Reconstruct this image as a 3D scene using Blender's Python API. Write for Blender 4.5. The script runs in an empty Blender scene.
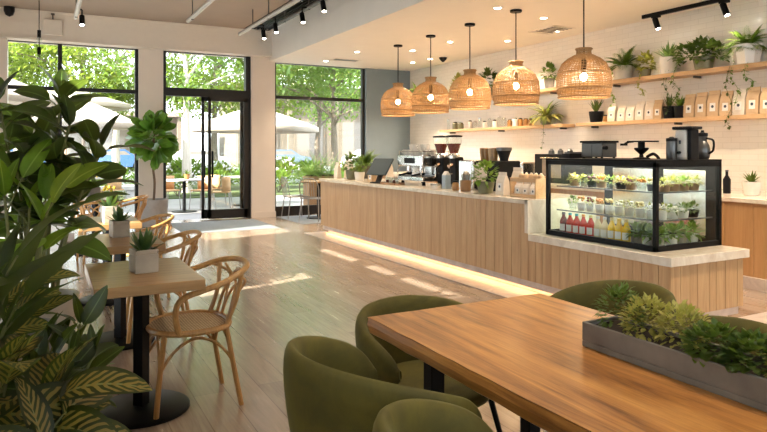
import bpy, math, random
from mathutils import Vector, Matrix
PI = math.pi
rnd = random.Random(11)
SC = bpy.context.scene
COL = SC.collection
V = Vector

# ------------------------------------------------------------------ mesh builder
class MB:
    def __init__(s):
        s.v = []; s.f = []; s.m = []; s.uv = []
    def vert(s, p, uv=(0, 0)):
        s.v.append(tuple(p)); s.uv.append(uv); return len(s.v) - 1
    def face(s, ids, m=0):
        s.f.append(tuple(ids)); s.m.append(m)
    def box(s, x0, x1, y0, y1, z0, z1, m=0):
        i = [s.vert((x, y, z)) for x in (x0, x1) for y in (y0, y1) for z in (z0, z1)]
        for q in ((0, 1, 3, 2), (4, 6, 7, 5), (0, 4, 5, 1), (2, 3, 7, 6), (0, 2, 6, 4), (1, 5, 7, 3)):
            s.face([i[k] for k in q], m)
        return s
    def obox(s, c, ax, ay, az, hx, hy, hz, m=0):
        c = V(c); ax = V(ax).normalized() * hx; ay = V(ay).normalized() * hy; az = V(az).normalized() * hz
        i = [s.vert(c + ax * a + ay * b + az * d) for a in (-1, 1) for b in (-1, 1) for d in (-1, 1)]
        for q in ((0, 1, 3, 2), (4, 6, 7, 5), (0, 4, 5, 1), (2, 3, 7, 6), (0, 2, 6, 4), (1, 5, 7, 3)):
            s.face([i[k] for k in q], m)
        return s
    def tube(s, pts, r, n=8, closed=False, m=0, caps=True, flat=1.0):
        pts = [V(p) for p in pts]; k = len(pts)
        rr = r if isinstance(r, (list, tuple)) else [r] * k
        rings = []; side = None
        for i, p in enumerate(pts):
            if closed: t = pts[(i + 1) % k] - pts[i - 1]
            else: t = pts[min(i + 1, k - 1)] - pts[max(i - 1, 0)]
            if t.length < 1e-9: t = V((0, 0, 1))
            t.normalize()
            if side is None:
                a = V((0, 0, 1)) if abs(t.z) < .9 else V((1, 0, 0))
                side = t.cross(a).normalized()
            else:
                side = side - t * side.dot(t)
                if side.length < 1e-6: side = t.orthogonal()
                side.normalize()
            up = side.cross(t)
            rings.append([s.vert(p + (side * math.cos(2 * PI * j / n) * flat + up * math.sin(2 * PI * j / n)) * rr[i]) for j in range(n)])
        L = k if closed else k - 1
        for i in range(L):
            a, b = rings[i], rings[(i + 1) % k]
            for j in range(n): s.face((a[j], b[j], b[(j + 1) % n], a[(j + 1) % n]), m)
        if caps and not closed:
            s.face(rings[0], m); s.face(rings[-1][::-1], m)
        return s
    def lathe(s, prof, n=24, c=(0, 0, 0), m=0, sx=1, sy=1, capb=True, capt=True):
        rings = []
        for r, z in prof:
            rings.append([s.vert((c[0] + sx * r * math.cos(2 * PI * j / n), c[1] + sy * r * math.sin(2 * PI * j / n), c[2] + z)) for j in range(n)])
        for a, b in zip(rings, rings[1:]):
            for j in range(n): s.face((a[j], a[(j + 1) % n], b[(j + 1) % n], b[j]), m)
        if capb: s.face(rings[0][::-1], m)
        if capt: s.face(rings[-1], m)
        return s
    def ball(s, c, r, n=10, m=0, sz=1, sx=1, sy=1):
        k = max(4, n // 2)
        prof = [(r * math.sin(PI * (i + .02) / (k + .04)) , -r * sz * math.cos(PI * (i + .02) / (k + .04))) for i in range(k + 1)]
        return s.lathe(prof, n, c, m, sx, sy)
    def prism(s, poly, z0, z1, m=0):
        a = [s.vert((x, y, z0)) for x, y in poly]; b = [s.vert((x, y, z1)) for x, y in poly]
        n = len(poly)
        s.face(a[::-1], m); s.face(b, m)
        for i in range(n): s.face((a[i], a[(i + 1) % n], b[(i + 1) % n], b[i]), m)
        return s
    def grid(s, rows, m=0, closed_u=False, uvs=None):
        ids = [[s.vert(p, uvs[i][j] if uvs else (0, 0)) for j, p in enumerate(r)] for i, r in enumerate(rows)]
        for a, b in zip(ids, ids[1:]):
            n = len(a)
            for j in range(n if closed_u else n - 1):
                s.face((a[j], a[(j + 1) % n], b[(j + 1) % n], b[j]), m)
        return ids
    def leaf(s, base, d, L, W, droop=.6, up=None, fold=.18, n=6, shape='ovate', m=0, wave=0):
        p = V(base); d = V(d).normalized(); st = L / n
        up = V(up) if up else V((0, 0, 1))
        side = d.cross(up)
        if side.length < 1e-3: side = d.orthogonal()
        side.normalize()
        rows = []; uvs = []
        for i in range(n + 1):
            t = i / n
            if shape == 'ovate': w = math.sin(PI * min(1, t ** .75)) ** .75 if 0 < t < 1 else 0
            elif shape == 'obov': w = math.sin(PI * t ** 1.5) ** .7 if 0 < t < 1 else 0
            elif shape == 'lance': w = math.sin(PI * min(1, t ** .7)) if 0 < t < 1 else 0
            elif shape == 'strap': w = min(1, 3 * t + .35) * (1 - t ** 3)
            else: w = 1 - t
            w = max(w, .03) * W / 2
            nm = side.cross(d).normalized()
            wob = wave * math.sin(t * 9) * W
            lf = fold * w
            rows.append([p - side * w + nm * (lf + wob), p.copy(), p + side * w + nm * (lf - wob)])
            uvs.append([(0, t), (.5, t), (1, t)])
            if i < n:
                p = p + d * st
                ang = droop / n
                ax = side
                q = Matrix.Rotation(-ang, 3, ax)
                d = (q @ d).normalized()
        s.grid(rows, m, uvs=uvs)
        return p
    def build(s, name, mats, parent=None, bevel=0, sub=0, smooth=35, loc=None, solid=0):
        me = bpy.data.meshes.new(name)
        me.from_pydata(s.v, [], s.f)
        if not isinstance(mats, (list, tuple)): mats = [mats]
        for mt in mats: me.materials.append(mt)
        me.polygons.foreach_set('material_index', s.m)
        uvl = me.uv_layers.new(name='UVMap')
        li = [0] * len(me.loops); me.loops.foreach_get('vertex_index', li)
        fl = []
        for i in li: fl.extend(s.uv[i])
        uvl.data.foreach_set('uv', fl)
        if smooth:
            me.polygons.foreach_set('use_smooth', [True] * len(me.polygons))
            me.update()
            if smooth < 180: me.set_sharp_from_angle(angle=math.radians(smooth))
        me.update()
        o = bpy.data.objects.new(name, me); COL.objects.link(o)
        if parent: o.parent = parent
        if loc: o.location = loc
        if solid:
            md = o.modifiers.new('solid', 'SOLIDIFY'); md.thickness = solid; md.offset = 0
        if bevel:
            md = o.modifiers.new('bevel', 'BEVEL'); md.width = bevel; md.segments = 2; md.limit_method = 'ANGLE'; md.angle_limit = math.radians(40)
        if sub:
            md = o.modifiers.new('sub', 'SUBSURF'); md.levels = sub; md.render_levels = sub
        return o

def tag(o, label=None, cat=None, group=None, kind=None):
    if label: o['label'] = label
    if cat: o['category'] = cat
    if group: o['group'] = group
    if kind: o['kind'] = kind
    return o
def thing(name, label, cat, loc=(0, 0, 0), rz=0, group=None, kind=None):
    o = bpy.data.objects.new(name, None); COL.objects.link(o)
    o.empty_display_size = .1
    o.location = loc; o.rotation_euler = (0, 0, rz)
    return tag(o, label, cat, group, kind)
def dup(o, loc=None, rz=None, label=None, group=None, parent=None, scale=None):
    c = o.copy(); COL.objects.link(c)
    if parent is not None: c.parent = parent
    if loc is not None: c.location = loc
    if rz is not None: c.rotation_euler = (0, 0, rz)
    if scale is not None: c.scale = scale if isinstance(scale, (tuple, list)) else (scale,) * 3
    if label: c['label'] = label
    if group: c['group'] = group
    for ch in list(o.children): dup(ch, parent=c)
    return c
def struct(name, mb, mats, parent=None, label=None, **k):
    o = mb.build(name, mats, parent, **k)
    if parent is None: tag(o, label, None, None, 'structure')
    return o
def B(*a): return MB().box(*a)
def spline(pts, k=6, closed=False):
    pts = [V(p) for p in pts]; out = []; n = len(pts)
    for i in range(n if closed else n - 1):
        if closed: p0, p1, p2, p3 = pts[i - 1], pts[i], pts[(i + 1) % n], pts[(i + 2) % n]
        else: p0, p1, p2, p3 = pts[max(i - 1, 0)], pts[i], pts[i + 1], pts[min(i + 2, n - 1)]
        for j in range(k):
            t = j / k
            out.append(.5 * ((2 * p1) + (p2 - p0) * t + (2 * p0 - 5 * p1 + 4 * p2 - p3) * t * t + (3 * p1 - p0 - 3 * p2 + p3) * t ** 3))
    if not closed: out.append(pts[-1])
    return out

# ------------------------------------------------------------------ materials
class NT:
    def __init__(s, name):
        s.mat = bpy.data.materials.new(name); s.mat.use_nodes = True
        s.t = s.mat.node_tree; s.n = s.t.nodes; s.n.clear()
        s.out = s.n.new('ShaderNodeOutputMaterial')
    def add(s, typ, ins=None, **props):
        nd = s.n.new(typ)
        for k, v in props.items(): setattr(nd, k, v)
        for k, v in (ins or {}).items():
            if isinstance(v, bpy.types.NodeSocket): s.t.links.new(v, nd.inputs[k])
            else: nd.inputs[k].default_value = v
        return nd
    def link(s, a, b): s.t.links.new(a, b)
    def coord(s, kind='Object', scale=(1, 1, 1), rot=(0, 0, 0)):
        tc = s.add('ShaderNodeTexCoord')
        return s.add('ShaderNodeMapping', {'Vector': tc.outputs[kind], 'Scale': scale, 'Rotation': rot}).outputs[0]
    def noise(s, vec, scale=5, detail=4, rough=.55, dist=0):
        return s.add('ShaderNodeTexNoise', {'Vector': vec, 'Scale': scale, 'Detail': detail, 'Roughness': rough, 'Distortion': dist}).outputs[0]
    def ramp(s, fac, stops):
        r = s.add('ShaderNodeValToRGB', {'Fac': fac}); e = r.color_ramp.elements
        while len(e) < len(stops): e.new(.5)
        for el, (p, c) in zip(e, stops):
            el.position = p; el.color = (*c, 1) if len(c) == 3 else c
        return r.outputs[0]
    def mix(s, fac, a, b, mode='MIX'):
        nd = s.add('ShaderNodeMix', data_type='RGBA', blend_type=mode)
        for k, v in ((0, fac), (6, a), (7, b)):
            if isinstance(v, bpy.types.NodeSocket): s.t.links.new(v, nd.inputs[k])
            else: nd.inputs[k].default_value = (*v, 1) if isinstance(v, tuple) and len(v) == 3 else v
        return nd.outputs[2]
    def math(s, op, a, b=0.0):
        nd = s.add('ShaderNodeMath', operation=op)
        for k, v in ((0, a), (1, b)):
            if isinstance(v, bpy.types.NodeSocket): s.t.links.new(v, nd.inputs[k])
            else: nd.inputs[k].default_value = v
        return nd.outputs[0]
    def bump(s, h, strength=.2, dist=.01):
        return s.add('ShaderNodeBump', {'Height': h, 'Strength': strength, 'Distance': dist}).outputs[0]
    def bsdf(s, col=None, rough=.5, metal=0, normal=None, **extra):
        b = s.add('ShaderNodeBsdfPrincipled')
        def setv(k, v):
            if isinstance(v, bpy.types.NodeSocket): s.t.links.new(v, b.inputs[k])
            else: b.inputs[k].default_value = (*v, 1) if isinstance(v, tuple) and len(v) == 3 else v
        if col is not None: setv('Base Color', col)
        setv('Roughness', rough); setv('Metallic', metal)
        if normal is not None: setv('Normal', normal)
        for k, v in extra.items(): setv(k.replace('_', ' '), v)
        return b.outputs[0]
    def done(s, sh):
        s.t.links.new(sh, s.out.inputs[0]); return s.mat

def timber(name, dark, mid, light):
    t = NT(name)
    n1 = t.noise(t.coord('Object', (6, .5, 6)), 1.6, 7, .68, 1.8)
    n2 = t.noise(t.coord('Object', (60, 2.2, 60)), 2.0, 4, .6, .5)
    n3 = t.noise(t.coord('Object', (2.2, .9, 2)), 2.2, 3, .5, .6)
    h = t.math('ADD', t.math('MULTIPLY', n1, .62), t.math('ADD', t.math('MULTIPLY', n2, .2), t.math('MULTIPLY', n3, .18)))
    c = t.ramp(h, [(.36, dark), (.48, mid), (.62, light)])
    return t.done(t.bsdf(c, .3, 0, t.bump(h, .12, .004)))
def plain(name, col, rough=.5, metal=0, var=.08, scale=12, bump=0, **extra):
    t = NT(name); v = t.coord()
    nz = t.noise(v, scale, 3)
    c = t.ramp(nz, [(.25, tuple(max(0, x * (1 - var)) for x in col)), (.75, tuple(min(1, x * (1 + var)) for x in col))])
    nm = t.bump(nz, bump, .004) if bump else None
    return t.done(t.bsdf(c, rough, metal, nm, **extra))
def wood(name, dark, light, axis='Y', rough=.4, fine=1.0, bump=.08, contrast=(.3, .7)):
    t = NT(name)
    sc = {'X': (.35, 5, 5), 'Y': (5, .35, 5), 'Z': (5, 5, .35)}[axis]
    sc = tuple(x * fine for x in sc)
    v = t.coord('Object', sc)
    n1 = t.noise(v, 2.2, 6, .62, 1.2)
    v2 = t.coord('Object', tuple(x * 5 for x in sc))
    n2 = t.noise(v2, 3, 4, .6)
    h = t.math('ADD', t.math('MULTIPLY', n1, .75), t.math('MULTIPLY', n2, .25))
    c = t.ramp(h, [(contrast[0], dark), (contrast[1], light)])
    return t.done(t.bsdf(c, rough, 0, t.bump(h, bump, .004)))
def thin_glass(name, tint=(1, 1, 1), rough=0.0, refl=1.0):
    t = NT(name)
    lw = t.add('ShaderNodeLayerWeight', {'Blend': .5})
    f = t.math('MULTIPLY', t.math('ADD', t.math('MULTIPLY', t.math('POWER', lw.outputs['Facing'], 4.0), .8), .03), refl)
    a = t.add('ShaderNodeBsdfTransparent', {'Color': (*tint, 1)})
    g = t.add('ShaderNodeBsdfGlossy', {'Color': (1, 1, 1, 1), 'Roughness': rough})
    m = t.add('ShaderNodeMixShader', {0: f, 1: a.outputs[0], 2: g.outputs[0]})
    return t.done(m.outputs[0])
def emit(name, col, st):
    t = NT(name); e = t.add('ShaderNodeEmission', {'Color': (*col, 1), 'Strength': st}); return t.done(e.outputs[0])
def leafmat(name, dark, light, trans=.35, rough=.4, stripes=None, vein=None):
    t = NT(name); v = t.coord()
    c = t.ramp(t.noise(v, 9, 3), [(.3, dark), (.7, light)])
    tc = t.add('ShaderNodeTexCoord'); sp = t.add('ShaderNodeSeparateXYZ', {0: tc.outputs['UV']})
    au = t.math('ABSOLUTE', t.math('SUBTRACT', sp.outputs[0], .5))
    if vein:
        c = t.mix(t.math('LESS_THAN', au, .035), c, vein)
    if stripes:
        ph = t.math('ADD', t.math('SUBTRACT', sp.outputs[1], t.math('MULTIPLY', au, .5)), t.math('MULTIPLY', t.noise(v, 14, 2), .1))
        w = t.math('SINE', t.math('MULTIPLY', ph, 58))
        edge = t.math('LESS_THAN', au, .38)
        f = t.math('MULTIPLY', t.math('GREATER_THAN', w, .05), edge)
        c = t.mix(f, c, stripes)
    p = t.bsdf(c, rough)
    tr = t.add('ShaderNodeBsdfTranslucent')
    t.link(t.mix(.5, c, (.5, .75, .1)), tr.inputs[0])
    m = t.add('ShaderNodeMixShader', {0: trans, 1: p, 2: tr.outputs[0]})
    return t.done(m.outputs[0])

def tile_wall(name):
    t = NT(name); tc = t.add('ShaderNodeTexCoord')
    sp = t.add('ShaderNodeSeparateXYZ', {0: tc.outputs['Object']})
    cb = t.add('ShaderNodeCombineXYZ', {0: sp.outputs[1], 1: sp.outputs[2], 2: 0.0})
    br = t.add('ShaderNodeTexBrick', {'Vector': cb.outputs[0], 'Color1': (.80, .75, .68, 1), 'Color2': (.76, .71, .64, 1), 'Mortar': (.68, .63, .56, 1),
               'Scale': 1.0, 'Mortar Size': .003, 'Mortar Smooth': .2, 'Brick Width': .23, 'Row Height': .072})
    n = t.noise(cb.outputs[0], 9, 2)
    h = t.math('ADD', t.math('MULTIPLY', br.outputs['Fac'], -1.0), t.math('MULTIPLY', n, .9))
    return t.done(t.bsdf(br.outputs['Color'], .16, 0, t.bump(h, .35, .006)))
def plank_floor(name):
    t = NT(name)
    v = t.coord('Object', (1, 1, 1), (0, 0, PI / 2))
    br = t.add('ShaderNodeTexBrick', {'Vector': v, 'Color1': (.215, .155, .115, 1), 'Color2': (.36, .275, .215, 1), 'Mortar': (.08, .05, .03, 1),
               'Scale': 1.0, 'Mortar Size': .0022, 'Mortar Smooth': .1, 'Brick Width': 1.5, 'Row Height': .19, 'Bias': 0.0})
    g = t.noise(t.coord('Object', (14, .9, 1)), 2.4, 6, .62, .8)
    c = t.mix(.45, br.outputs['Color'], t.ramp(g, [(.25, (.16, .105, .072)), (.75, (.42, .33, .26))]))
    r = t.ramp(g, [(.2, (.16,) * 3), (.8, (.30,) * 3)])
    h = t.math('ADD', t.math('MULTIPLY', br.outputs['Fac'], -1.0), t.math('MULTIPLY', g, .25))
    return t.done(t.bsdf(c, r, 0, t.bump(h, .12, .002), Specular_IOR_Level=.8, Coat_Weight=.35, Coat_Roughness=.22))
def velvet(name, c1, c2):
    t = NT(name); v = t.coord()
    c = t.ramp(t.noise(v, 7, 4, .6, .6), [(.3, c1), (.7, c2)])
    return t.done(t.bsdf(c, .75, 0, t.bump(t.noise(v, 220, 2), .08, .002), Sheen_Weight=.15, Sheen_Roughness=.3, Sheen_Tint=(.8, .78, .3)))
def marble(name, a, b, rough=.2):
    t = NT(name); v = t.coord()
    c = t.ramp(t.noise(v, 3, 8, .65, 2.5), [(.35, a), (.62, b)])
    return t.done(t.bsdf(c, rough))
def cane_mat(name):
    t = NT(name); v = t.coord('Object', (1, 1, 1), (0, 0, PI / 4))
    ch = t.add('ShaderNodeTexChecker', {'Vector': v, 'Color1': (.62, .45, .26, 1), 'Color2': (.16, .09, .04, 1), 'Scale': 95.0})
    n = t.noise(v, 40, 2)
    return t.done(t.bsdf(t.mix(.3, ch.outputs[0], t.ramp(n, [(.3, (.4, .26, .13)), (.7, (.75, .58, .36))])), .55, 0, t.bump(ch.outputs[1], .4, .003)))
def paving(name):
    t = NT(name); v = t.coord()
    br = t.add('ShaderNodeTexBrick', {'Vector': v, 'Color1': (.22, .22, .225, 1), 'Color2': (.29, .285, .285, 1), 'Mortar': (.2, .2, .2, 1), 'Scale': 1.0,
               'Mortar Size': .006, 'Brick Width': 1.2, 'Row Height': .6})
    c = t.mix(.3, br.outputs['Color'], t.ramp(t.noise(v, 4, 5), [(.3, (.24, .24, .26)), (.7, (.44, .42, .41))]))
    return t.done(t.bsdf(c, .6))

M = dict(
    white=plain('white_paint', (.76, .69, .60), .6, var=.02),
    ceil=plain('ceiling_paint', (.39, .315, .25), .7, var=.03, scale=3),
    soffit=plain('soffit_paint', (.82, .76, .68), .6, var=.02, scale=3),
    column=plain('column_paint', (.72, .65, .58), .6, var=.03, scale=3),
    bluegrey=plain('blue_grey_paint', (.165, .215, .255), .6, var=.05, scale=4),
    floor=plank_floor('plank_floor'),
    tile=tile_wall('glazed_white_tile'),
    ledge=plain('pale_stone', (.56, .55, .55), .35, var=.1, scale=6),
    oak=wood('oak_plank', (.42, .24, .11), (.62, .41, .215), 'Z', .45, 1.2),
    oakcab=wood('oak_cabinet', (.38, .20, .08), (.56, .33, .15), 'Z', .45, 1.2),
    shelfoak=wood('oak_shelf', (.47, .28, .13), (.66, .44, .24), 'Y', .4),
    table=timber('honey_timber', (.13, .042, .010), (.36, .15, .038), (.56, .27, .075)),
    cafe=wood('cafe_top_wood', (.28, .14, .05), (.52, .31, .13), 'X', .3, 1.6),
    bent=wood('bent_cane', (.34, .16, .045), (.62, .345, .12), 'Z', .35, 3),
    cane=cane_mat('woven_cane'),
    rattan=wood('rattan', (.29, .16, .065), (.48, .30, .14), 'Z', .55, 3),
    velvet=velvet('olive_velvet', (.056, .046, .003), (.11, .09, .008)),
    black=plain('black_metal', (.006, .006, .0065), .45, .2, var=.2, Specular_IOR_Level=.15),
    darkm=plain('bronze_frame', (.012, .010, .009), .45, .3, var=.2),
    blackp=plain('black_plastic', (.008, .008, .009), .5, var=.2, Specular_IOR_Level=.15),
    steel=plain('brushed_steel', (.62, .61, .59), .22, 1.0, var=.06, scale=40),
    chrome=plain('chrome', (.82, .82, .82), .08, 1.0, var=.02),
    dsteel=plain('dark_steel', (.12, .12, .12), .3, .9, var=.1),
    greypipe=plain('galvanised_pipe', (.48, .46, .44), .35, .4, var=.08),
    counter=marble('counter_stone', (.66, .56, .44), (.82, .74, .62), .14),
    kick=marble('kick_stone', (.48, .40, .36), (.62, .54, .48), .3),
    concrete=plain('concrete', (.17, .155, .14), .8, var=.25, scale=9, bump=.25),
    concl=plain('pale_concrete', (.40, .34, .27), .8, var=.15, scale=9, bump=.2),
    greyst=plain('grey_stone_pot', (.36, .34, .325), .7, var=.15, scale=7, bump=.2),
    ceramic=plain('white_ceramic', (.75, .72, .67), .25, var=.03),
    cream=plain('cream_ceramic', (.66, .60, .50), .45, var=.08),
    olivep=plain('olive_glaze', (.14, .14, .08), .4, var=.15),
    terra=plain('brown_bucket', (.30, .17, .085), .6, var=.15),
    soil=plain('soil', (.035, .022, .014), .95, var=.4, scale=40, bump=.5),
    kraft=plain('kraft_paper', (.60, .42, .25), .75, var=.06, scale=20),
    kraftp=plain('pale_paper', (.74, .66, .56), .7, var=.05, scale=20),
    paper=plain('label_paper', (.82, .80, .76), .6, var=.02),
    ink=plain('dark_ink', (.03, .05, .08), .6, var=.1),
    bark=wood('bark', (.10, .075, .055), (.24, .19, .15), 'Z', .9, 1.5, .5),
    barkp=wood('pale_bark', (.30, .26, .22), (.52, .47, .42), 'Z', .9, 1.5, .5),
    stem=plain('plant_stem', (.16, .17, .05), .6, var=.2),
    trunkb=plain('thin_trunk', (.16, .11, .07), .8, var=.2),
    glass=thin_glass('window_glass', (.97, .99, .98), 0, .8),
    cglass=thin_glass('case_glass', (.96, .985, .97), 0, .45),
    jar=thin_glass('jar_glass', (.90, .93, .92), .03, 1.6),
    amber=plain('amber_jar', (.32, .16, .05), .25, var=.2),
    canvas=plain('umbrella_canvas', (.42, .355, .29), .8, var=.03),
    paving=paving('paving'),
    mat=plain('slate_mat', (.16, .18, .20), .75, var=.2, scale=30),
    wicker=plain('tan_wicker', (.52, .31, .15), .6, var=.2, scale=60),
    wire=plain('grey_wire', (.30, .29, .28), .4, .6, var=.1),
    bwall=plain('render_wall', (.16, .13, .095), .8, var=.05, scale=2),
    broof=plain('roof', (.30, .24, .20), .8, var=.1),
    bglass=plain('far_window', (.20, .17, .14), .15, var=.1),
    L_dark=leafmat('leaf_rubber', (.004, .011, .002), (.016, .036, .005), .28, .42, None, (.10, .17, .04)),
    L_fig=leafmat('leaf_fig', (.04, .13, .012), (.13, .30, .035), .3, .3, None, (.15, .27, .06)),
    L_bright=leafmat('leaf_bright', (.06, .15, .008), (.19, .34, .03), .6, .35, None, (.4, .55, .1)),
    L_var=leafmat('leaf_striped', (.004, .008, .0015), (.014, .024, .003), .25, .5, (.30, .22, .045), (.25, .27, .08)),
    L_mid=leafmat('leaf_mid', (.009, .020, .002), (.030, .050, .006), .3, .58),
    L_fern=leafmat('leaf_fern', (.05, .12, .012), (.16, .28, .035), .35, .5),
    L_succ=leafmat('leaf_succulent', (.03, .075, .02), (.10, .17, .05), .15, .45),
    L_herb=leafmat('leaf_herb', (.028, .065, .010), (.09, .15, .022), .25, .55),
    L_lime=leafmat('leaf_lime', (.20, .18, .03), (.52, .46, .13), .3, .55),
    L_tree=leafmat('leaf_tree', (.045, .075, .006), (.20, .22, .022), .45, .6),
    L_treeb=leafmat('leaf_tree_cool', (.035, .075, .018), (.11, .17, .05), .45, .6),
    L_hedge=leafmat('leaf_hedge', (.03, .065, .008), (.12, .18, .025), .4, .6),
    bulb=emit('bulb_glow', (1, .66, .30), 60), lamp=emit('downlight_glow', (1, .86, .66), 22),
    led=emit('led_strip', (1, .55, .24), 11), caselight=emit('case_light', (1, .93, .78), 9), tube=emit('tube_glow', (1, .88, .74), 2.6), spotg=emit('spot_glow', (1, .9, .75), 30),
)
# ------------------------------------------------------------------ room shell
YW = 13.1; ZC = 3.9; ZS = 3.3; XS = 4.22; XB = 7.7
struct('floor', B(-1.75, XB + .2, -3, YW + .25, -.15, 0), M['floor'])
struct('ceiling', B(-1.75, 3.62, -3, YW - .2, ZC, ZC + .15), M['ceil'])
mb = MB().box(3.62, XS, -3, YW - .2, ZC + .5, ZC + .6).box(3.60, 3.62, -3, YW - .2, ZC, ZC + .6)
for i in range(7): mb.box(3.66 + i * .08, 3.685 + i * .08, -3, YW - .2, ZC + .02, ZC + .06)
struct('ceiling_trench', mb, M['blackp'])
struct('ceiling_soffit', MB().box(XS, XB + .2, -3, YW + .25, ZS, ZC + .62), M['soffit'])
struct('wall_right', B(XB, XB + .2, -3, YW + .25, 0, ZS), M['tile'])
struct('wall_back', B(6.53, XB, YW, YW + .25, 0, ZS), M['bluegrey'])
struct('trim_1', B(-1.75, XS, YW - .2, YW + .3, 3.38, ZC + .15), M['white'])          # bulkhead over the glazing
struct('trim_2', B(-1.6, XS, YW - .24, YW - .2, ZC - .03, ZC), M['white'])
struct('trim_3', B(-1.6, XS, YW - .225, YW - .2, 3.38, 3.42), M['white'])
struct('column', B(-1.75, -.57, YW - .15, YW + .3, 0, 3.38), M['column'])
struct('column', B(1.62, 2.07, YW - .02, YW + .3, 0, 3.38), M['column'])
struct('column', B(3.83, 4.34, YW - .05, YW + .3, 0, 3.38), M['column'])
struct('baseboard_back', MB().box(1.61, 2.08, YW - .05, YW - .02, 0, .1).box(3.82, 4.35, YW - .08, YW - .05, 0, .12), M['column'])
# walls out of frame to the left and behind the viewer
light_holes = [(4.6, 6.6, .14, 1.1), (6.9, 8.9, .14, 1.1), (9.2, 11.2, .14, 1.1), (3.53, 4.70, 2.785, 2.945), (4.87, 5.54, 2.785, 2.945), (5.89, 7.0, 2.785, 2.945), (5.38, 5.76, 1.62, 2.42), (8.95, 10.15, 2.12, 3.06), (-2.7, -.1, 2.3, 3.8), (.1, 2.7, 2.3, 3.8)]  # invented openings, out of view, shaped to cast sun strips and fill
yc = sorted({-3, YW - .15} | {h[0] for h in light_holes} | {h[1] for h in light_holes})
mb = MB()
for a, b in zip(yc, yc[1:]):
    z = 0
    for h in sorted([h for h in light_holes if h[0] <= a and h[1] >= b], key=lambda h: h[2]):
        mb.box(-1.75, -1.6, a, b, z, h[2]); z = h[3]
    mb.box(-1.75, -1.6, a, b, z, ZC + .15)
struct('wall_left', mb, M['column'])
struct('added_sun_shade', B(-5.2, -1.75, -6, 3.0, 3.98, 4.12), M['white'])  # unseen slab added to keep sun out of the high left openings
mb = MB().box(-1.75, XB + .2, -3.15, -3, 3.2, ZC + .15).box(-1.75, XB + .2, -3.15, -3, 0, .9); a = -1.75
xs = [(0.6, 2.6), (4.2, 6.6)]  # openings added behind the viewer for fill light
for x0, x1 in xs + [(XB + .2, 0)]:
    mb.box(a, x0, -3.15, -3, .9, 3.2); a = x1
struct('wall_front', mb, M['column'])
def added_window(n, along, c, a0, a1, z0, z1):
    w = thing('window_%d' % n, None, None, (c, 0, 0) if along == 'Y' else (0, c, 0), kind='structure')  # unseen window, added only to let light in
    f = MB(); g = MB()
    for p, q, z, t_ in ((a0, a0 + .02, z0, z1), (a1 - .02, a1, z0, z1), (a0, a1, z0, z0 + .015), (a0, a1, z1 - .015, z1)):
        if along == 'Y': f.box(-.04, .04, p, q, z, t_)
        else: f.box(p, q, -.04, .04, z, t_)
    f.build('window_frame', M['darkm'], w)
    (g.box(-.004, .004, a0 + .01, a1 - .01, z0 + .01, z1 - .01) if along == 'Y' else g.box(a0 + .01, a1 - .01, -.004, .004, z0 + .01, z1 - .01)).build('pane', M['glass'], w)
for i, (a, b, c, d_) in enumerate(light_holes): added_window(3 + i, 'Y', -1.68, a, b, c, d_)
for i, (a, b) in enumerate(xs): added_window(30 + i, 'X', -3.08, a, b, .9, 3.2)

def window(n, x0, x1, zt, mull=(), rail=2.55, bot=.07, lw=.06):
    w = thing('window_%d' % n, None, None, (0, YW + .12, 0), kind='structure')
    f = MB()
    f.box(x0, x0 + lw, -.05, .05, 0, zt); f.box(x1 - lw, x1, -.05, .05, 0, zt)
    f.box(x0, x1, -.05, .05, 0, bot); f.box(x0, x1, -.05, .05, zt - .015, zt); f.box(x0, x1, -.045, .045, rail - .035, rail + .035)
    for m in mull: f.box(m - .035, m + .035, -.05, .05, 0, zt)
    f.build('window_frame', M['darkm'], w)
    B(x0 + .03, x1 - .03, -.004, .004, .04, zt - .03).build('pane', M['glass'], w)
window(1, -.64, 1.62, 3.38, (.26,))
window(2, 4.34, 6.53, 3.3, (), 2.56, .2)
d = thing('door_1', None, None, (0, YW + .1, 0), kind='structure')
f = MB()
f.box(2.07, 2.13, -.08, .08, 0, 3.38); f.box(3.73, 3.83, -.08, .08, 0, 3.38); f.box(2.07, 3.83, -.09, .09, 2.5, 2.66); f.box(2.07, 3.83, -.06, .06, 3.365, 3.38)
f.build('door_frame', M['darkm'], d)
B(2.12, 3.74, -.004, .004, 2.65, 3.35).build('pane', M['glass'], d)
for nm, x0, x1, y, hx in (('door_leaf', 2.94, 3.75, -.115, 3.01), ('door_leaf', 2.83, 3.70, -.01, 2.875)):
    l = MB()
    l.box(x0, x0 + .055, y - .025, y + .025, .02, 2.5); l.box(x1 - .075, x1, y - .025, y + .025, .02, 2.5)
    l.box(x0, x1, y - .025, y + .025, .02, .2); l.box(x0, x1, y - .025, y + .025, 2.42, 2.5)
    lo = l.build(nm, M['darkm'], d)
    B(x0 + .07, x1 - .07, y - .004, y + .004, .19, 2.43).build('pane', M['glass'], lo)
    MB().tube([(hx, y - .085, .86), (hx, y - .085, 1.40)], .02, 8).tube([(hx, y - .085, .95), (hx, y - .02, .95)], .01, 6).tube([(hx, y - .085, 1.31), (hx, y - .02, 1.31)], .01, 6).build('door_handle', M['black'], lo)

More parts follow.
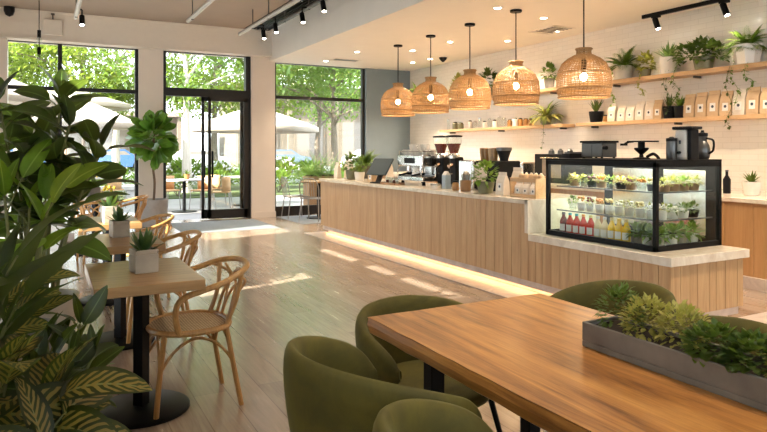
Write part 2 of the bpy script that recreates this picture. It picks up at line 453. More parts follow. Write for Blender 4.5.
# ------------------------------------------------------------------ ceiling gear
def downlight(x, y, label):
    t = thing('downlight', label, 'ceiling light', (x, y, ZS), 0, 'recessed downlights over the counter')
    MB().lathe([(.048, -.004), (.075, -.006), (.08, 0), (.048, 0)], 20, capb=False, capt=False).build('trim_ring', M['white'], t)
    MB().lathe([(.047, -.003), (.047, .0)], 18).build('lens', M['lamp'], t)
    l = bpy.data.lights.new('downlight_beam', 'SPOT'); l.energy = DL; l.color = (1, .80, .58); l.spot_size = math.radians(110); l.spot_blend = .6; l.shadow_soft_size = .05
    o = bpy.data.objects.new('downlight_beam', l); COL.objects.link(o); o.parent = t; o.location = (0, 0, -.02)
DL = 120
for x, y, lb in ((5.3, 6.73, 'large recessed downlight in the white ceiling just left of the fourth wicker pendant cord'),
                 (6.28, 6.93, 'recessed downlight in the white ceiling between the fourth and fifth wicker pendant cords, high up'),
                 (7.06, 8.69, 'recessed downlight near the tiled wall, beside the fourth wicker pendant cord, lower than its neighbour'),
                 (6.24, 9.24, 'recessed downlight between the second and third wicker pendant cords, the higher one'),
                 (6.15, 10.36, 'recessed downlight between the first and second wicker pendant cords, the higher one'),
                 (6.99, 11.78, 'recessed downlight between the first and second wicker pendant cords, the lower one'),
                 (7.04, 11.16, 'recessed downlight immediately right of the second wicker pendant cord'),
                 (5.26, 12.45, 'recessed downlight over the plain window, close to the glass beside the ceiling vent'),
                 (5.3, 11.02, 'recessed downlight left of the first wicker pendant cord, further from the window than the vent'),
                 (4.55, 4.2, 'added unseen downlight above the display case, out over the counter'), (6.3, 4.4, 'added unseen downlight above the back counter behind the display case'), (5.0, 2.4, 'added unseen downlight nearest the camera above the large table end'), (6.4, 2.3, 'added unseen downlight nearest the camera at the back counter'),  # these four unseen lamps are added to light case and counters
                 (7.2, 7.6, 'recessed downlight beside the grille at the tiled wall, near the fifth wicker pendant cord')):
    downlight(x, y, lb)
def vent(x, y, lx, ly, label):
    t = thing('ceiling_vent', label, 'air vent', (x, y, ZS))
    f = MB(); f.box(-lx, lx, -ly, -ly + .03, -.012, 0); f.box(-lx, lx, ly - .03, ly, -.012, 0); f.box(-lx, -lx + .03, -ly, ly, -.012, 0); f.box(lx - .03, lx, -ly, ly, -.012, 0)
    f.build('frame', M['white'], t)
    s = MB()
    for i in range(6): s.box(-lx + .03, lx - .03, -ly + .05 + i * (2 * ly - .1) / 6, -ly + .065 + i * (2 * ly - .1) / 6, -.01, 0)
    s.build('grille', M['dsteel'], t)
vent(7.0, 7.55, .22, .3, 'slatted air vent in the white ceiling between the fourth and fifth wicker pendants')
vent(5.55, 12.1, .3, .15, 'slatted air vent in the white ceiling above the plain window')
t = thing('smoke_detector', 'small dark smoke detector on the white ceiling between the second and third pendants', 'smoke detector', (7.16, 10.86, ZS))
MB().lathe([(.02, -.09), (.06, -.05), (.08, -.02), (.08, 0)], 16).build('dome', M['blackp'], t)

def spot(t, x, y, z, drop=.1, m='black', tilt=.25):
    s = MB(); s.tube([(x, y, z), (x, y, z - drop)], .012, 6); s.tube([(x, y + .02, z - drop + .01), (x, y - tilt * .15, z - drop - .14)], .038, 12)
    o = s.build('spot_head', M[m], t)
    MB().tube([(x, y - tilt * .15, z - drop - .138), (x, y - tilt * .155, z - drop - .143)], .028, 10).build('spot_lens', M['spotg'], o)
def beam(t, x, y, z, e, aim, size=70):
    l = bpy.data.lights.new('spot_beam', 'SPOT'); l.energy = e; l.color = (1, .82, .60); l.spot_size = math.radians(size); l.spot_blend = .7; l.shadow_soft_size = .04
    o = bpy.data.objects.new('spot_beam', l); COL.objects.link(o); o.parent = t; o.location = (x, y, z); o.rotation_euler = V(aim).to_track_quat('-Z', 'Y').to_euler()
BM = 42
def rail(x, y0, y1, z, hang, spots, label, m='greypipe', r=.035):
    t = thing('lighting_rail', label, 'ceiling rail', (x, y1, z))
    MB().tube([(0, y0 - y1, 0), (0, 0, 0)], r, 12).build('rail_tube', M[m], t)
    for y in hang:
        MB().tube([(0, y - y1, 0), (0, y - y1, ZC - z)], .009, 6).tube([(0, y - y1, -r - .01), (0, y - y1, r + .01)], .02, 8).build('hanger_rod', M['dsteel'], t)
    for y, s in spots:
        spot(t, s, y - y1, -.01); beam(t, s, y - y1 - .03, -.30, BM, (0 if x != 2.15 else -.10, -.1, -1), 100 if x != 2.15 else 72)
        MB().tube([(0, y - y1, -.005), (s, y - y1, -.01)], .012, 6).build('spot_arm', M['black'], t)
rail(2.15, -.5, 11.06, 3.6, (10.7, 8.5, 6, 3, 1), ((3.3, -.1), (2.2, -.1), (1.1, -.1), (.0, -.1)), 'pale pipe rail hanging over the tables, reaching the bulkhead above the glass door')  # its spots are added out of view to light the large table
rail(.46, 3, 11.66, 3.6, (11.4, 9, 6), ((10.9, .06),), 'pale pipe rail at the far left with one black spotlight near the hanging square panel')
rail(3.25, 3, 11.85, 3.6, (11.0, 10.1, 8.6, 6.5), ((10.76, .12), (10.11, .12)), 'long pale pipe rail under the dark ceiling trench, longest beside the white soffit')
rail(3.6, 3, 10.6, 3.62, (10.3, 9.2, 7.5), ((9.22, -.1), (8.34, -.12)), 'shorter grey pipe rail with spotlights, tucked nearest the white soffit face', 'dsteel', .03)
t = thing('track_light', 'black track light on the ceiling edge over the plant shelf', 'track light', (7.38, 5.6, ZS))
B(-.02, .02, -2.2, .55, -.05, 0).build('track', M['black'], t)
for y in (.33, -.66): 
    spot(t, 0, y, -.04, .05)
    B(-.025, .025, y - .06, y + .06, -.075, -.04).build('adapter', M['black'], t)
for y in (.33, -.66, -1.9): beam(t, -.02, y, -.26, 13, (.12, -.1, -1), 95)  # last beam added out of view to light the shelf, without a head
t = thing('pendant_cord_lamp', 'thin black cord with two small bare bulbs hanging at the far left before the window', 'pendant lamp', (-.07, 11.97, ZC))
MB().tube([(0, 0, 0), (0, 0, -.95)], .008, 6).build('cord', M['black'], t)
for z in (-.50, -.78):
    MB().tube([(0, 0, z), (0, 0, z - .12)], .03, 10).build('socket', M['black'], t)
MB().ball((0, 0, -.66), .045, 12, sz=1.3).build('glass_bulb', M['jar'], t)
MB().ball((0, 0, -.94), .045, 12, sz=1.3).build('glass_bulb', M['jar'], t)
t = thing('wall_speaker', 'square white speaker panel hanging on the bulkhead over the leftmost window', 'speaker', (.14, YW - .2, 3.62))
B(-.155, .155, -.05, -.004, -.14, .14).build('panel', M['white'], t, bevel=.008)
MB().tube([(0, -.03, .14), (0, -.03, .24)], .012, 6).box(-.03, .03, -.05, 0, .22, .25).build('bracket', M['dsteel'], t)
t = thing('dome_camera', 'small black dome camera at the top left above the window', 'camera', (-.53, 12.785, 3.9))
MB().lathe([(.004, -.17), (.06, -.14), (.085, -.07), (.085, .004)], 16).build('housing', M['blackp'], t)

# ------------------------------------------------------------------ wicker pendants
def pendant_shade():
    R0 = .31
    prof = [(.085, .57), (.085, .50), (.12, .485), (.185, .45), (.25, .39), (.29, .31), (.308, .22), (.31, .13), (.30, .06), (.285, 0)]
    pts = spline([(r, 0, z) for r, z in prof], 4)
    mb = MB(); n = 44
    for i in range(0, len(pts) - 1):
        for s in (0,):
            r, z = pts[i].x, pts[i].z
            mb.tube([(r * math.cos(2 * PI * j / 30), r * math.sin(2 * PI * j / 30), z + .003 * math.sin(j * 15 * .42 + i)) for j in range(30)], .0050, 4, True)
    for k in range(n):
        a = 2 * PI * k / n
        mb.tube([((p.x + .003 * (-1) ** i) * math.cos(a + .03 * math.sin(i)), (p.x + .003 * (-1) ** i) * math.sin(a + .03 * math.sin(i)), p.z) for i, p in enumerate(pts[::2] + [pts[-1]])], .005, 4, caps=False)
    for r, z, w in ((.29, .003, .013), (.305, .10, .009), (.298, .285, .011), (.09, .565, .012), (.1, .49, .009)):
        mb.tube([(r * math.cos(2 * PI * j / 40), r * math.sin(2 * PI * j / 40), z) for j in range(40)], w, 6, True)
    return mb
first = None
nth = ('first', 'second', 'third', 'fourth', 'fifth')
for i, y in enumerate((9.95, 8.86, 7.77, 6.72, 5.5)):
    lb = ('woven dome pendant closest to the blue-grey wall', 'woven dome pendant second from the blue-grey wall', 'woven dome pendant in the middle of the row of five',
          'woven dome pendant second from the plant shelf end of the row', 'largest woven dome pendant, in front of the end of the plant shelf')[i]
    if first is None:
        t = first = thing('wicker_pendant', lb, 'pendant lamp', (5.6, y, ZS), 0, 'wicker pendants over the counter')
        pendant_shade().build('lamp_shade', M['rattan'], t, loc=(0, 0, 2.04 - ZS))
        MB().tube([(0, 0, 0), (0, 0, -.82)], .008, 6).build('cord', M['black'], t)
        MB().lathe([(.075, -.03), (.08, -.025), (.08, 0)], 20).build('ceiling_rose', M['black'], t)
        MB().lathe([(.02, -.98), (.028, -.93), (.028, -.82), (.01, -.8)], 12).build('lamp_holder', M['black'], t)
        MB().ball((0, 0, -1.02), .042, 14, sz=1.15).build('bulb', M['bulb'], t)
        l = bpy.data.lights.new('pendant_light', 'POINT'); l.energy = 4.5; l.color = (1, .70, .40); l.shadow_soft_size = .05
        o = bpy.data.objects.new('pendant_light', l); COL.objects.link(o); o.parent = t; o.location = (0, 0, -1.14)
    else: dup(first, (5.6, y, ZS), i * .4, lb)
# ------------------------------------------------------------------ plant kit
def pot_round(t, r, h, mat, taper=.85, n=24, facet=False):
    p = MB()
    p.lathe([(r * taper * .9, 0), (r * taper, .006), (r * .97, h * .75), (r, h), (r * .9, h), (r * .88, h * .82)], 9 if facet else n, capt=True)
    p.build('pot', mat, t, smooth=20 if facet else 40)
    MB().lathe([(r * .9, h * .86), (r * .5, h * .9)], n, capb=False).build('soil', M['soil'], t)
def pot_square(t, a, h, mat):
    p = MB(); w = a * .12
    p.box(-a, a, -a, a, 0, h * .8); p.box(-a, -a + w, -a, a, h * .8, h); p.box(a - w, a, -a, a, h * .8, h); p.box(-a + w, a - w, -a, -a + w, h * .8, h); p.box(-a + w, a - w, a - w, a, h * .8, h)
    p.build('pot', mat, t, bevel=.004)
    B(-a + w, a - w, -a + w, a - w, h * .8, h * .88).build('soil', M['soil'], t)
def rosette(t, z, L, W, n, mat, el=(.3, 1.4), droop=.5, shape='lance', seed=1, r0=.01, name='leaves', fold=.25):
    r = random.Random(seed); mb = MB()
    for i in range(n):
        a = i * 2.4 + r.uniform(-.3, .3); e = r.uniform(*el); l = L * r.uniform(.7, 1.1)
        mb.leaf((r0 * math.cos(a), r0 * math.sin(a), z), (math.cos(a) * math.cos(e), math.sin(a) * math.cos(e), math.sin(e)), l, W * r.uniform(.8, 1.1), droop * r.uniform(.6, 1.3), fold=fold, n=5, shape=shape)
    return mb.build(name, mat, t, smooth=180)
def fern(t, z, L, n, mat, seed=1, name='fronds', W=.05, r0=.02):
    r = random.Random(seed); mb = MB()
    for i in range(n):
        a = i * 2.4 + r.uniform(-.4, .4); e = r.uniform(.25, 1.35); l = L * r.uniform(.65, 1.1)
        p = V((r0 * math.cos(a), r0 * math.sin(a), z)); d = V((math.cos(a) * math.cos(e), math.sin(a) * math.cos(e), math.sin(e)))
        k = 9
        for j in range(k):
            q = p + d * (l / k)
            mb.tube([p, q], .0016, 3, caps=False)
            s = d.cross(V((0, 0, 1))).normalized(); w = W * math.sin(PI * (j + 1.2) / (k + 1.5))
            for sg in (-1, 1):
                mb.leaf(p, s * sg + d * .55 + V((0, 0, .1)), w * 1.35, w * .42, .5, n=2, shape='lance')
                mb.leaf(p + d * l / k * .5, s * sg + d * .55 + V((0, 0, .1)), w * 1.3, w * .42, .5, n=2, shape='lance')
            p = q; d = (d + V((0, 0, -.16 * (1.4 - e * .5)))).normalized()
    return mb.build(name, mat, t, smooth=180)
def bushy(t, c, rx, ry, rz, n, L, mat, seed=1, name='foliage', shape='ovate', droop=.4, W=.5, up=.5):
    r = random.Random(seed); mb = MB()
    for i in range(n):
        a = r.uniform(0, 2 * PI); u = r.uniform(-.5, 1); rad = r.uniform(.55, 1) ** .6
        s = math.sqrt(max(0, 1 - u * u))
        d = V((math.cos(a) * s, math.sin(a) * s, u))
        p = V(c) + V((d.x * rx, d.y * ry, d.z * rz)) * rad
        dd = d + V((r.uniform(-.6, .6), r.uniform(-.6, .6), r.uniform(-.3, up)))
        mb.leaf(p, dd, L * r.uniform(.6, 1.2), L * W, droop, n=3, shape=shape)
    return mb.build(name, mat, t, smooth=180)
def trail(t, pts, n, L, mat, seed=1, name='trailing_vine', spread=.03):
    r = random.Random(seed); mb = MB(); sp = spline(pts, 6)
    mb.tube(sp, .003, 4, caps=False)
    for i in range(n):
        p = sp[int(r.uniform(.05, 1) * (len(sp) - 1))]
        d = V((r.uniform(-1, 1), r.uniform(-1, 1), r.uniform(-.9, .3)))
        mb.leaf(p + d * .004, d, L * r.uniform(.7, 1.2), L * .6, .5, n=3)
    return mb.build(name, mat, t, smooth=180)

# fiddle-leaf fig by the column
t = thing('fiddle_leaf_fig', 'round-headed fiddle-leaf fig on a thin trunk in a grey pot against the column', 'potted tree', (1.81, 12.55, 0))
pot_round(t, .26, .50, M['greyst'], .88, 32)
MB().tube(spline([(0, 0, .42), (.02, 0, .8), (-.01, .01, 1.15), (.01, 0, 1.75)], 5), .022, 8).build('trunk', M['trunkb'], t)
mb = MB(); r = random.Random(3)
for i in range(140):
    a = i * 2.4; u = r.uniform(-1, 1); s = math.sqrt(max(.05, 1 - u * u)); k = r.uniform(.35, .62)
    p = V((math.cos(a) * s * .34 * k, math.sin(a) * s * .30 * k, 1.63 + u * .40 * k))
    mb.leaf(p, (math.cos(a) * s, math.sin(a) * s, u * 1.1 + r.uniform(-.25, .35)), r.uniform(.27, .36), r.uniform(.17, .22), r.uniform(.1, .7), up=(r.uniform(-.9, .3), r.uniform(-1.1, .2), 1), n=6, shape='obov', wave=.012)
mb.build('leaves', M['L_fig'], t, smooth=180)

# big planting on the stone ledge, left
def cane_plant(name, label, loc, pot, stems, leaf, L, W, mat, shape='ovate', seed=1, per=5, droop=.9, top=1.0, cat='potted plant', elev=(.1, 1.0), r_st=.012, petiole=.12, lo=.25):
    t = thing(name, label, cat, loc)
    pot_round(t, pot[0], pot[1], M[pot[2]], .8, 28)
    r = random.Random(seed); sm = MB(); lf = MB()
    for sx, sy, h, lx, ly in stems:
        z0 = pot[1] * .8
        top_ = V((sx + lx, sy + ly, h)); path = spline([(sx, sy, z0), (sx + lx * .3, sy + ly * .3, z0 + (h - z0) * .5), top_], 6)
        sm.tube(path, [r_st * (1.25 - .7 * i / (len(path) - 1)) for i in range(len(path))], 7)
        for i in range(per):
            k = (i + .6) / per
            q = path[min(len(path) - 1, int((lo + (1 - lo) * k) * (len(path) - 1)))]
            a = i * 2.4 + r.uniform(0, 6.28) * .3 + sx * 40; e = r.uniform(*elev) * (.5 + .6 * k)
            d = V((math.cos(a) * math.cos(e), math.sin(a) * math.cos(e), math.sin(e)))
            e2 = q + d * petiole + V((0, 0, petiole * .35))
            sm.tube(spline([q, q + d * petiole * .5 + V((0, 0, petiole * .25)), e2], 3), r_st * .35, 5)
            lf.leaf(e2, d, L * r.uniform(.75, 1.15), W * r.uniform(.8, 1.15), droop * r.uniform(.5, 1.3), up=(r.uniform(-.7, .7), r.uniform(-.9, .3), 1), n=9, shape=shape, fold=.22, wave=.02)
        for i in range(2):
            a = r.uniform(0, 6.28); lf.leaf(top_, (math.cos(a) * .4, math.sin(a) * .4, 1), L * .8, W * .6, droop * .5, n=8, shape=shape, fold=.4)
    sm.build('stems', M['stem'], t); lf.build('leaves', mat, t, smooth=180)
    return t
LZ = .10
cane_plant('rubber_plant', 'tall dark rubber plant with broad glossy leaves on upright canes at the far left', (-.03, 4.27, LZ), (.22, .46, 'cream'),
           [(-.06, .0, 1.60, -.14, .0), (.04, .04, 1.64, .08, .06), (.0, -.07, 1.46, .16, -.1), (.08, -.03, 1.34, .26, -.05), (-.1, .06, 1.32, -.24, .1), (.02, .08, 1.40, -.02, .2), (.06, .05, 1.1, .2, .1), (-.04, -.05, 1.2, -.06, -.15)], None, .29, .14, M['L_dark'], 'ovate', 4, 15, .8, elev=(-.1, .9), petiole=.06, lo=.5)
cane_plant('bird_of_paradise', 'bright light-green broad-leaved plant with upright pale stalks glowing in the window light', (-.09, 3.84, LZ), (.15, .40, 'greyst'),
           [(-.05, 0, 1.08, -.04, 0), (.05, .02, 1.05, .05, 0), (0, .06, 1.0, .02, .08), (.03, -.05, .95, .05, -.06)], None, .29, .125, M['L_bright'], 'ovate', 9, 2, .7, elev=(.7, 1.3), petiole=.16)
cane_plant('peace_lily', 'plant with long plain green strap leaves at the left edge, before the dark rubber plant', (-.25, 3.05, LZ), (.18, .36, 'greyst'),
           [(-.05, 0, .72, -.1, 0), (.05, .04, .76, .04, 0), (0, -.05, .66, .02, -.06), (.05, .0, .6, .06, -.02), (-.04, .06, .8, -.12, .05)], None, .36, .10, M['L_mid'], 'lance', 21, 5, .8, elev=(.5, 1.3), petiole=.12)
cane_plant('dumb_cane', 'dumb cane with big dark leaves striped in yellow, spilling low at the bottom left corner', (-.13, 2.48, LZ), (.18, .30, 'terra'),
           [(-.06, 0, .40, -.12, .0), (.05, .05, .42, .1, .08), (.03, -.06, .36, .1, -.12), (-.05, -.06, .40, -.12, -.1), (.0, .02, .5, .0, .05)], None, .34, .15, M['L_var'], 'ovate', 33, 7, 1.2, elev=(.0, .9), petiole=.12)
cane_plant('striped_dieffenbachia', 'yellow-striped broad-leaved plant standing further back, above the stone ledge', (-.27, 3.46, LZ), (.18, .34, 'concl'),
           [(-.05, 0, .62, -.08, .02), (.05, .03, .64, .06, .02), (.0, -.06, .56, .03, -.1), (.03, .05, .5, .08, .1)], None, .28, .11, M['L_var'], 'ovate', 51, 6, 1.1, elev=(.1, .9), petiole=.10)
cane_plant('zz_plant', 'small plant with dark pointed leaves beside the nearest cafe table', (.06, 2.97, LZ), (.12, .22, 'terra'),
           [(-.03, 0, .52, -.02, .05), (.03, .03, .56, .05, .08), (.0, -.04, .48, .04, -.06), (.04, .0, .44, .08, 0), (-.02, 0, .4, -.12, -.05)], None, .18, .07, M['L_dark'], 'ovate', 61, 9, .5, elev=(.1, 1.2), petiole=.04)

# stone ledge
for y0, y1, z, lb, x1 in ((-1.0, 10.7, .10, 'long low pale stone ledge carrying the big plants on the left', .205), (11.0, 12.7, .13, 'short pale stone ledge block near the leftmost window', .42)):
    mb = MB(); y = y0
    while y < y1 - .01:
        e = min(y + .95, y1); mb.box(-1.5, x1, y + .003, e - .003, 0, z); y = e
    o = mb.build('stone_ledge', M['ledge'], bevel=.006); tag(o, lb, 'ledge')
# ------------------------------------------------------------------ cafe tables with succulents
def cafe_table():
    t = thing('cafe_table', 'x', 'table', (0, 0, 0), 0, 'small cafe tables along the ledge')
    B(-.262, .262, -.39, .39, .705, .757).build('tabletop', M['cafe'], t, bevel=.004)
    MB().tube([(0, 0, .03), (0, 0, .705)], .042, 4).box(-.16, .16, -.16, .16, .69, .705).build('pedestal', M['black'], t)
    MB().lathe([(.255, 0), (.255, .014), (.24, .022), (.05, .028)], 40).build('base_plate', M['black'], t)
    return t
ct = cafe_table()
TY = (3.70, 5.10, 6.55, 9.6)
TX = (.47, .50, .53, .62)
tl = ('nearest wooden cafe table on a black disc base, in front of the striped plants', 'second wooden cafe table from the camera, right behind the nearest one',
      'third wooden cafe table from the camera, with the pale pot succulent', 'last wooden cafe table by the window, with the blue cup on it')
for i in range(4):
    o = ct if i == 0 else dup(ct)
    o.location = (TX[i], TY[i], 0); o['label'] = tl[i]
def succulent(x, y, a, h, L, label, seed, potm, mat='L_succ', fl=False):
    t = thing('potted_succulent', label, 'potted plant', (x, y, .757), .15, 'succulents on the cafe tables')
    pot_square(t, a, h, M[potm])
    rosette(t, h * .85, L, L * .26, 26, M[mat], (.35, 1.45), -.25, 'lance', seed)
    if fl:
        r = random.Random(seed); f = MB()
        for k in range(9): f.ball((r.uniform(-.05, .05), r.uniform(-.05, .05), h + L * .9 + r.uniform(-.02, .03)), .014, 8)
        f.build('flowers', M['yellow'], t)
M['yellow'] = plain('yellow_petals', (.75, .52, .04), .6)
M['blueglaze'] = plain('blue_glaze', (.06, .14, .24), .25)
succulent(.48, 3.68, .062, .125, .14, 'spiky succulent in a square grey pot on the nearest cafe table', 1, 'concl')
succulent(.51, 5.26, .062, .125, .14, 'bushy succulent in a square pot on the second cafe table', 2, 'concl')
succulent(.54, 6.36, .07, .15, .17, 'flowering succulent in a pale pot on the third cafe table', 3, 'cream', 'L_succ', True)
succulent(.60, 9.5, .07, .16, .16, 'small flowering plant in a brown-grey pot on the farthest cafe table', 4, 'concrete', 'L_mid', True)
t = thing('cup', 'blue cup standing beside the pot on the farthest cafe table', 'cup', (.42, 9.42, .757))
MB().lathe([(.035, 0), (.05, .02), (.055, .12), (.049, .12), (.046, .03)], 18).build('cup_body', M['blueglaze'], t)

# ------------------------------------------------------------------ bentwood cane armchair (front = +Y)
def bent_chair():
    t = thing('bentwood_chair', 'x', 'chair', (0, 0, 0), 0, 'bentwood cane chairs at the cafe tables')
    se = lambda r, k: [(r * .225 * math.copysign(abs(math.cos(a)) ** .8, math.cos(a)), r * .215 * math.copysign(abs(math.sin(a)) ** .8, math.sin(a)) + .0, k) for a in [2 * PI * i / 36 for i in range(36)]]
    MB().tube(se(1, .445), .017, 8, True, flat=1.0).build('seat_frame', M['bent'], t)
    mb = MB(); ring = se(.96, .448); c = mb.vert((0, 0, .442)); ids = [mb.vert(p) for p in ring]; low = [mb.vert((p[0], p[1], .440)) for p in ring]
    for i in range(36): mb.face((ids[i], ids[(i + 1) % 36], c)); mb.face((ids[(i + 1) % 36], ids[i], low[i], low[(i + 1) % 36]))
    mb.build('seat', M['cane'], t)
    L = .0145
    for s in (-1, 1):
        MB().tube(spline([(s * .175, .165, .44), (s * .185, .19, .25), (s * .2, .215, 0)], 5), L, 8).build('leg', M['bent'], t)
        MB().tube(spline([(s * .165, -.165, .45), (s * .175, -.20, .25), (s * .19, -.245, 0)], 5), L, 8).build('leg', M['bent'], t)
    # arm and back hoop
    hp = [(-.215, .10, .45), (-.245, .125, .56), (-.268, .10, .64), (-.275, .0, .675), (-.268, -.12, .705), (-.22, -.235, .745), (-.12, -.30, .765), (0, -.315, .77)]
    hp = hp + [(-x, y, z) for x, y, z in hp[-2::-1]]
    MB().tube(spline(hp, 5), .0165, 8).build('arm_hoop', M['bent'], t)
    mb = MB()
    for s in (-1, 1):
        mb.tube(spline([(s * .165, -.165, .45), (s * .18, -.215, .58), (s * .215, -.24, .742)], 5), .0135, 8)
        mb.tube(spline([(s * .06, -.205, .455), (s * .085, -.245, .58), (s * .15, -.28, .68), (s * .235, -.20, .725)], 5), .008, 6)
    mb.build('back_post', M['bent'], t)
    mb = MB()
    mb.tube(spline([(-.12, -.195, .455), (-.115, -.235, .58), (-.07, -.285, .69), (0, -.30, .72), (.07, -.285, .69), (.115, -.235, .58), (.12, -.195, .455)], 5), .010, 7)
    mb.tube(spline([(-.06, -.205, .455), (-.05, -.24, .56), (0, -.27, .63), (.05, -.24, .56), (.06, -.205, .455)], 5), .009, 7)
    mb.tube(spline([(-.15, -.255, .735), (-.05, -.28, .66), (0, -.275, .635), (.05, -.28, .66), (.15, -.255, .735)], 4), .008, 6)
    mb.build('back_loop', M['bent'], t)
    mb = MB()
    for a, b in (((-.183, .19, .27), (.183, .19, .27)), ((-.175, -.2, .27), (.175, -.2, .27)), ((-.183, .19, .25), (-.175, -.2, .25)), ((.183, .19, .25), (.175, -.2, .25))):
        a = V(a); b = V(b); m_ = (a + b) / 2 * .92
        mb.tube(spline([a, V((a.x * .6 + m_.x * .4, a.y * .6 + m_.y * .4, .35)), V((m_.x, m_.y, .40)), V((b.x * .6 + m_.x * .4, b.y * .6 + m_.y * .4, .35)), b], 4), .0085, 6)
    mb.build('stretcher', M['bent'], t)
    return t
bc = bent_chair()
bl = [(.72, 3.69, PI / 2 + .04, 'nearest bentwood cane armchair, at the right side of the nearest cafe table'),
      (.76, 5.12, PI / 2 - .05, 'second bentwood cane armchair from the camera, at the second cafe table'),
      (.80, 6.55, PI / 2 + .1, 'third bentwood cane armchair from the camera, in front of the fig pot'),
      (.98, 9.55, PI / 2, 'bentwood cane chair on the right of the farthest cafe table, before the window'),
      (.60, 8.95, 0.1, 'orange-lit bentwood cane chair with its back to the camera at the farthest cafe table'),
      (.20, 6.6, -PI / 2, 'bentwood cane chair on the ledge side of the third cafe table'),
      (.66, 10.35, PI, 'bentwood cane chair on the window side of the farthest cafe table')]
for i, (x, y, a, lb) in enumerate(bl):
    if i == 5: continue
    o = bc if i == 0 else dup(bc)
    o.location = (x, y, 0); o.rotation_euler = (0, 0, a); o['label'] = lb

# ------------------------------------------------------------------ dining table with trough planter
t = thing('dining_table', 'large honey-brown solid wood table in the right foreground', 'table', (1.57, .95, 0))
mb = MB(); r = random.Random(5)
n = 30; x0, x1, y0, y1, zt, zb = -.44, .44, -1.25, 1.30, .76, .685
prof = [(0, zt), (-.004, zt - .006), (.001, zt - .03), (-.012, zb + .012), (-.03, zb)]
rows = []
edge = [(x0, y0 + (y1 - y0) * i / n, -1, 0) for i in range(n + 1)] + [(x0 + (x1 - x0) * i / 8, y1, 0, 1) for i in range(1, 8)] + [(x1, y1 - (y1 - y0) * i / n, 1, 0) for i in range(n + 1)] + [(x1 - (x1 - x0) * i / 8, y0, 0, -1) for i in range(1, 8)]
for x, y, nx, ny in edge:
    w = r.uniform(-.003, .003)
    rows.append([(x + nx * (d_ + w), y + ny * (d_ + w), z) for d_, z in prof])
ids = mb.grid(rows + [rows[0]])
mb.face([q[0] for q in ids[:-1]][::-1]); mb.face([q[-1] for q in ids[:-1]])
mb.build('tabletop', M['table'], t, smooth=30)
for x in (-.24, .24):
    for y in (-1.1, 1.13):
        B(x - .03, x + .03, y - .03, y + .03, 0, .68).build('leg', M['black'], t, bevel=.003)
MB().box(-.27, .27, 1.10, 1.16, .655, .685).box(-.27, .27, -1.13, -1.07, .655, .685).box(-.03, .03, -1.1, 1.13, .64, .68).build('underframe', M['black'], t)

t = thing('trough_planter', 'long grey concrete trough of mixed shrubs on the large wooden table', 'planter', (1.685, 1.0, .76))
hx, y0, y1, h = .085, -.62, .58, .083
mb = MB(); w = .012
mb.box(-hx, hx, y0, y1, 0, .02); mb.box(-hx, -hx + w, y0, y1, .02, h); mb.box(hx - w, hx, y0, y1, .02, h); mb.box(-hx + w, hx - w, y0, y0 + w, .02, h); mb.box(-hx + w, hx - w, y1 - w, y1, .02, h)
mb.build('trough', M['concrete'], t, bevel=.003)
B(-hx + w, hx - w, y0 + w, y1 - w, .02, .07).build('soil', M['soil'], t)
kinds = ['L_herb', 'L_lime', 'L_lime', 'L_herb', 'L_herb', 'L_lime', 'L_mid', 'L_herb', 'L_lime', 'L_herb']
for i, k in enumerate(kinds):
    y = .50 - i * .115
    big = i in (3, 4, 7)
    bushy(t, (random.Random(i).uniform(-.012, .012), y, .118 if i < 3 else .105), .08, .068, (.075 if i < 3 else .055) if i else .09, 380 if not big else 330, .022 if not big else .028, M[k], 70 + i, 'shrub', 'ovate', .4, .55 if not big else .75)

# ------------------------------------------------------------------ olive velvet chairs (front = +Y)
def velvet_chair():
    t = thing('velvet_chair', 'x', 'chair', (0, 0, 0), 0, 'olive velvet chairs around the large table')
    mb = MB(); rows = []; N = 36
    AM = math.radians(118)
    for i in range(N + 1):
        u = -1 + 2 * i / N; a = u * AM
        e = max(0, (abs(u) - .80) / .20); endk = math.sqrt(max(0, 1 - e * e))            # rounded arm ends
        top = .80 - .15 * (abs(u) ** 2.2); bot = .40 + .10 * abs(u) ** 2
        mid = top * .52 + bot * .48
        top = mid + (top - mid) * (.25 + .75 * endk); bot = mid + (bot - mid) * (.25 + .75 * endk)
        th = .030 * (.35 + .65 * endk)
        ax, ay = math.sin(a), -math.cos(a)
        def pt(z, off):
            k = (z - .40) / .4
            R_ = .255 + .055 * k + off + .012 * math.sin(PI * k)
            flat = 1.0
            return (ax * R_ * .95, ay * R_ - .0 + .0, z)
        ring = []
        for k in range(7): ring.append(pt(bot + (top - bot) * k / 6, th if 0 < k < 6 else th * .75))
        ring.append(pt(top + th * .75, th * .1)); 
        for k in range(7): ring.append(pt(top - (top - bot) * k / 6, -th if 0 < k < 6 else -th * .75))
        ring.append(pt(bot - th * .6, -.0))
        rows.append(ring)
    ids = mb.grid(rows, closed_u=True)
    mb.face(ids[0]); mb.face(ids[-1][::-1])
    mb.build('backrest', M['velvet'], t, smooth=180, sub=1)
    pr = [(.20, .385), (.235, .395), (.25, .425), (.245, .455), (.225, .472), (.15, .482), (.02, .484)]
    mb = MB(); mb.lathe(pr, 32, (0, .02, 0), 0, 1.0, 1.05)
    mb.build('seat', M['velvet'], t, smooth=180)
    for sx in (-1, 1):
        for sy in (-1, 1):
            MB().tube([(sx * .165, sy * .16 + .02, .40), (sx * .235, sy * .225 + .01, 0)], [.013, .010], 8).build('leg', M['black'], t)
    MB().tube([(sx * .165, sy * .16 + .02, .385) for sx, sy in ((-1, -1), (1, -1), (1, 1), (-1, 1))], .011, 6, True).build('seat_support', M['black'], t)
    return t
vc = velvet_chair()
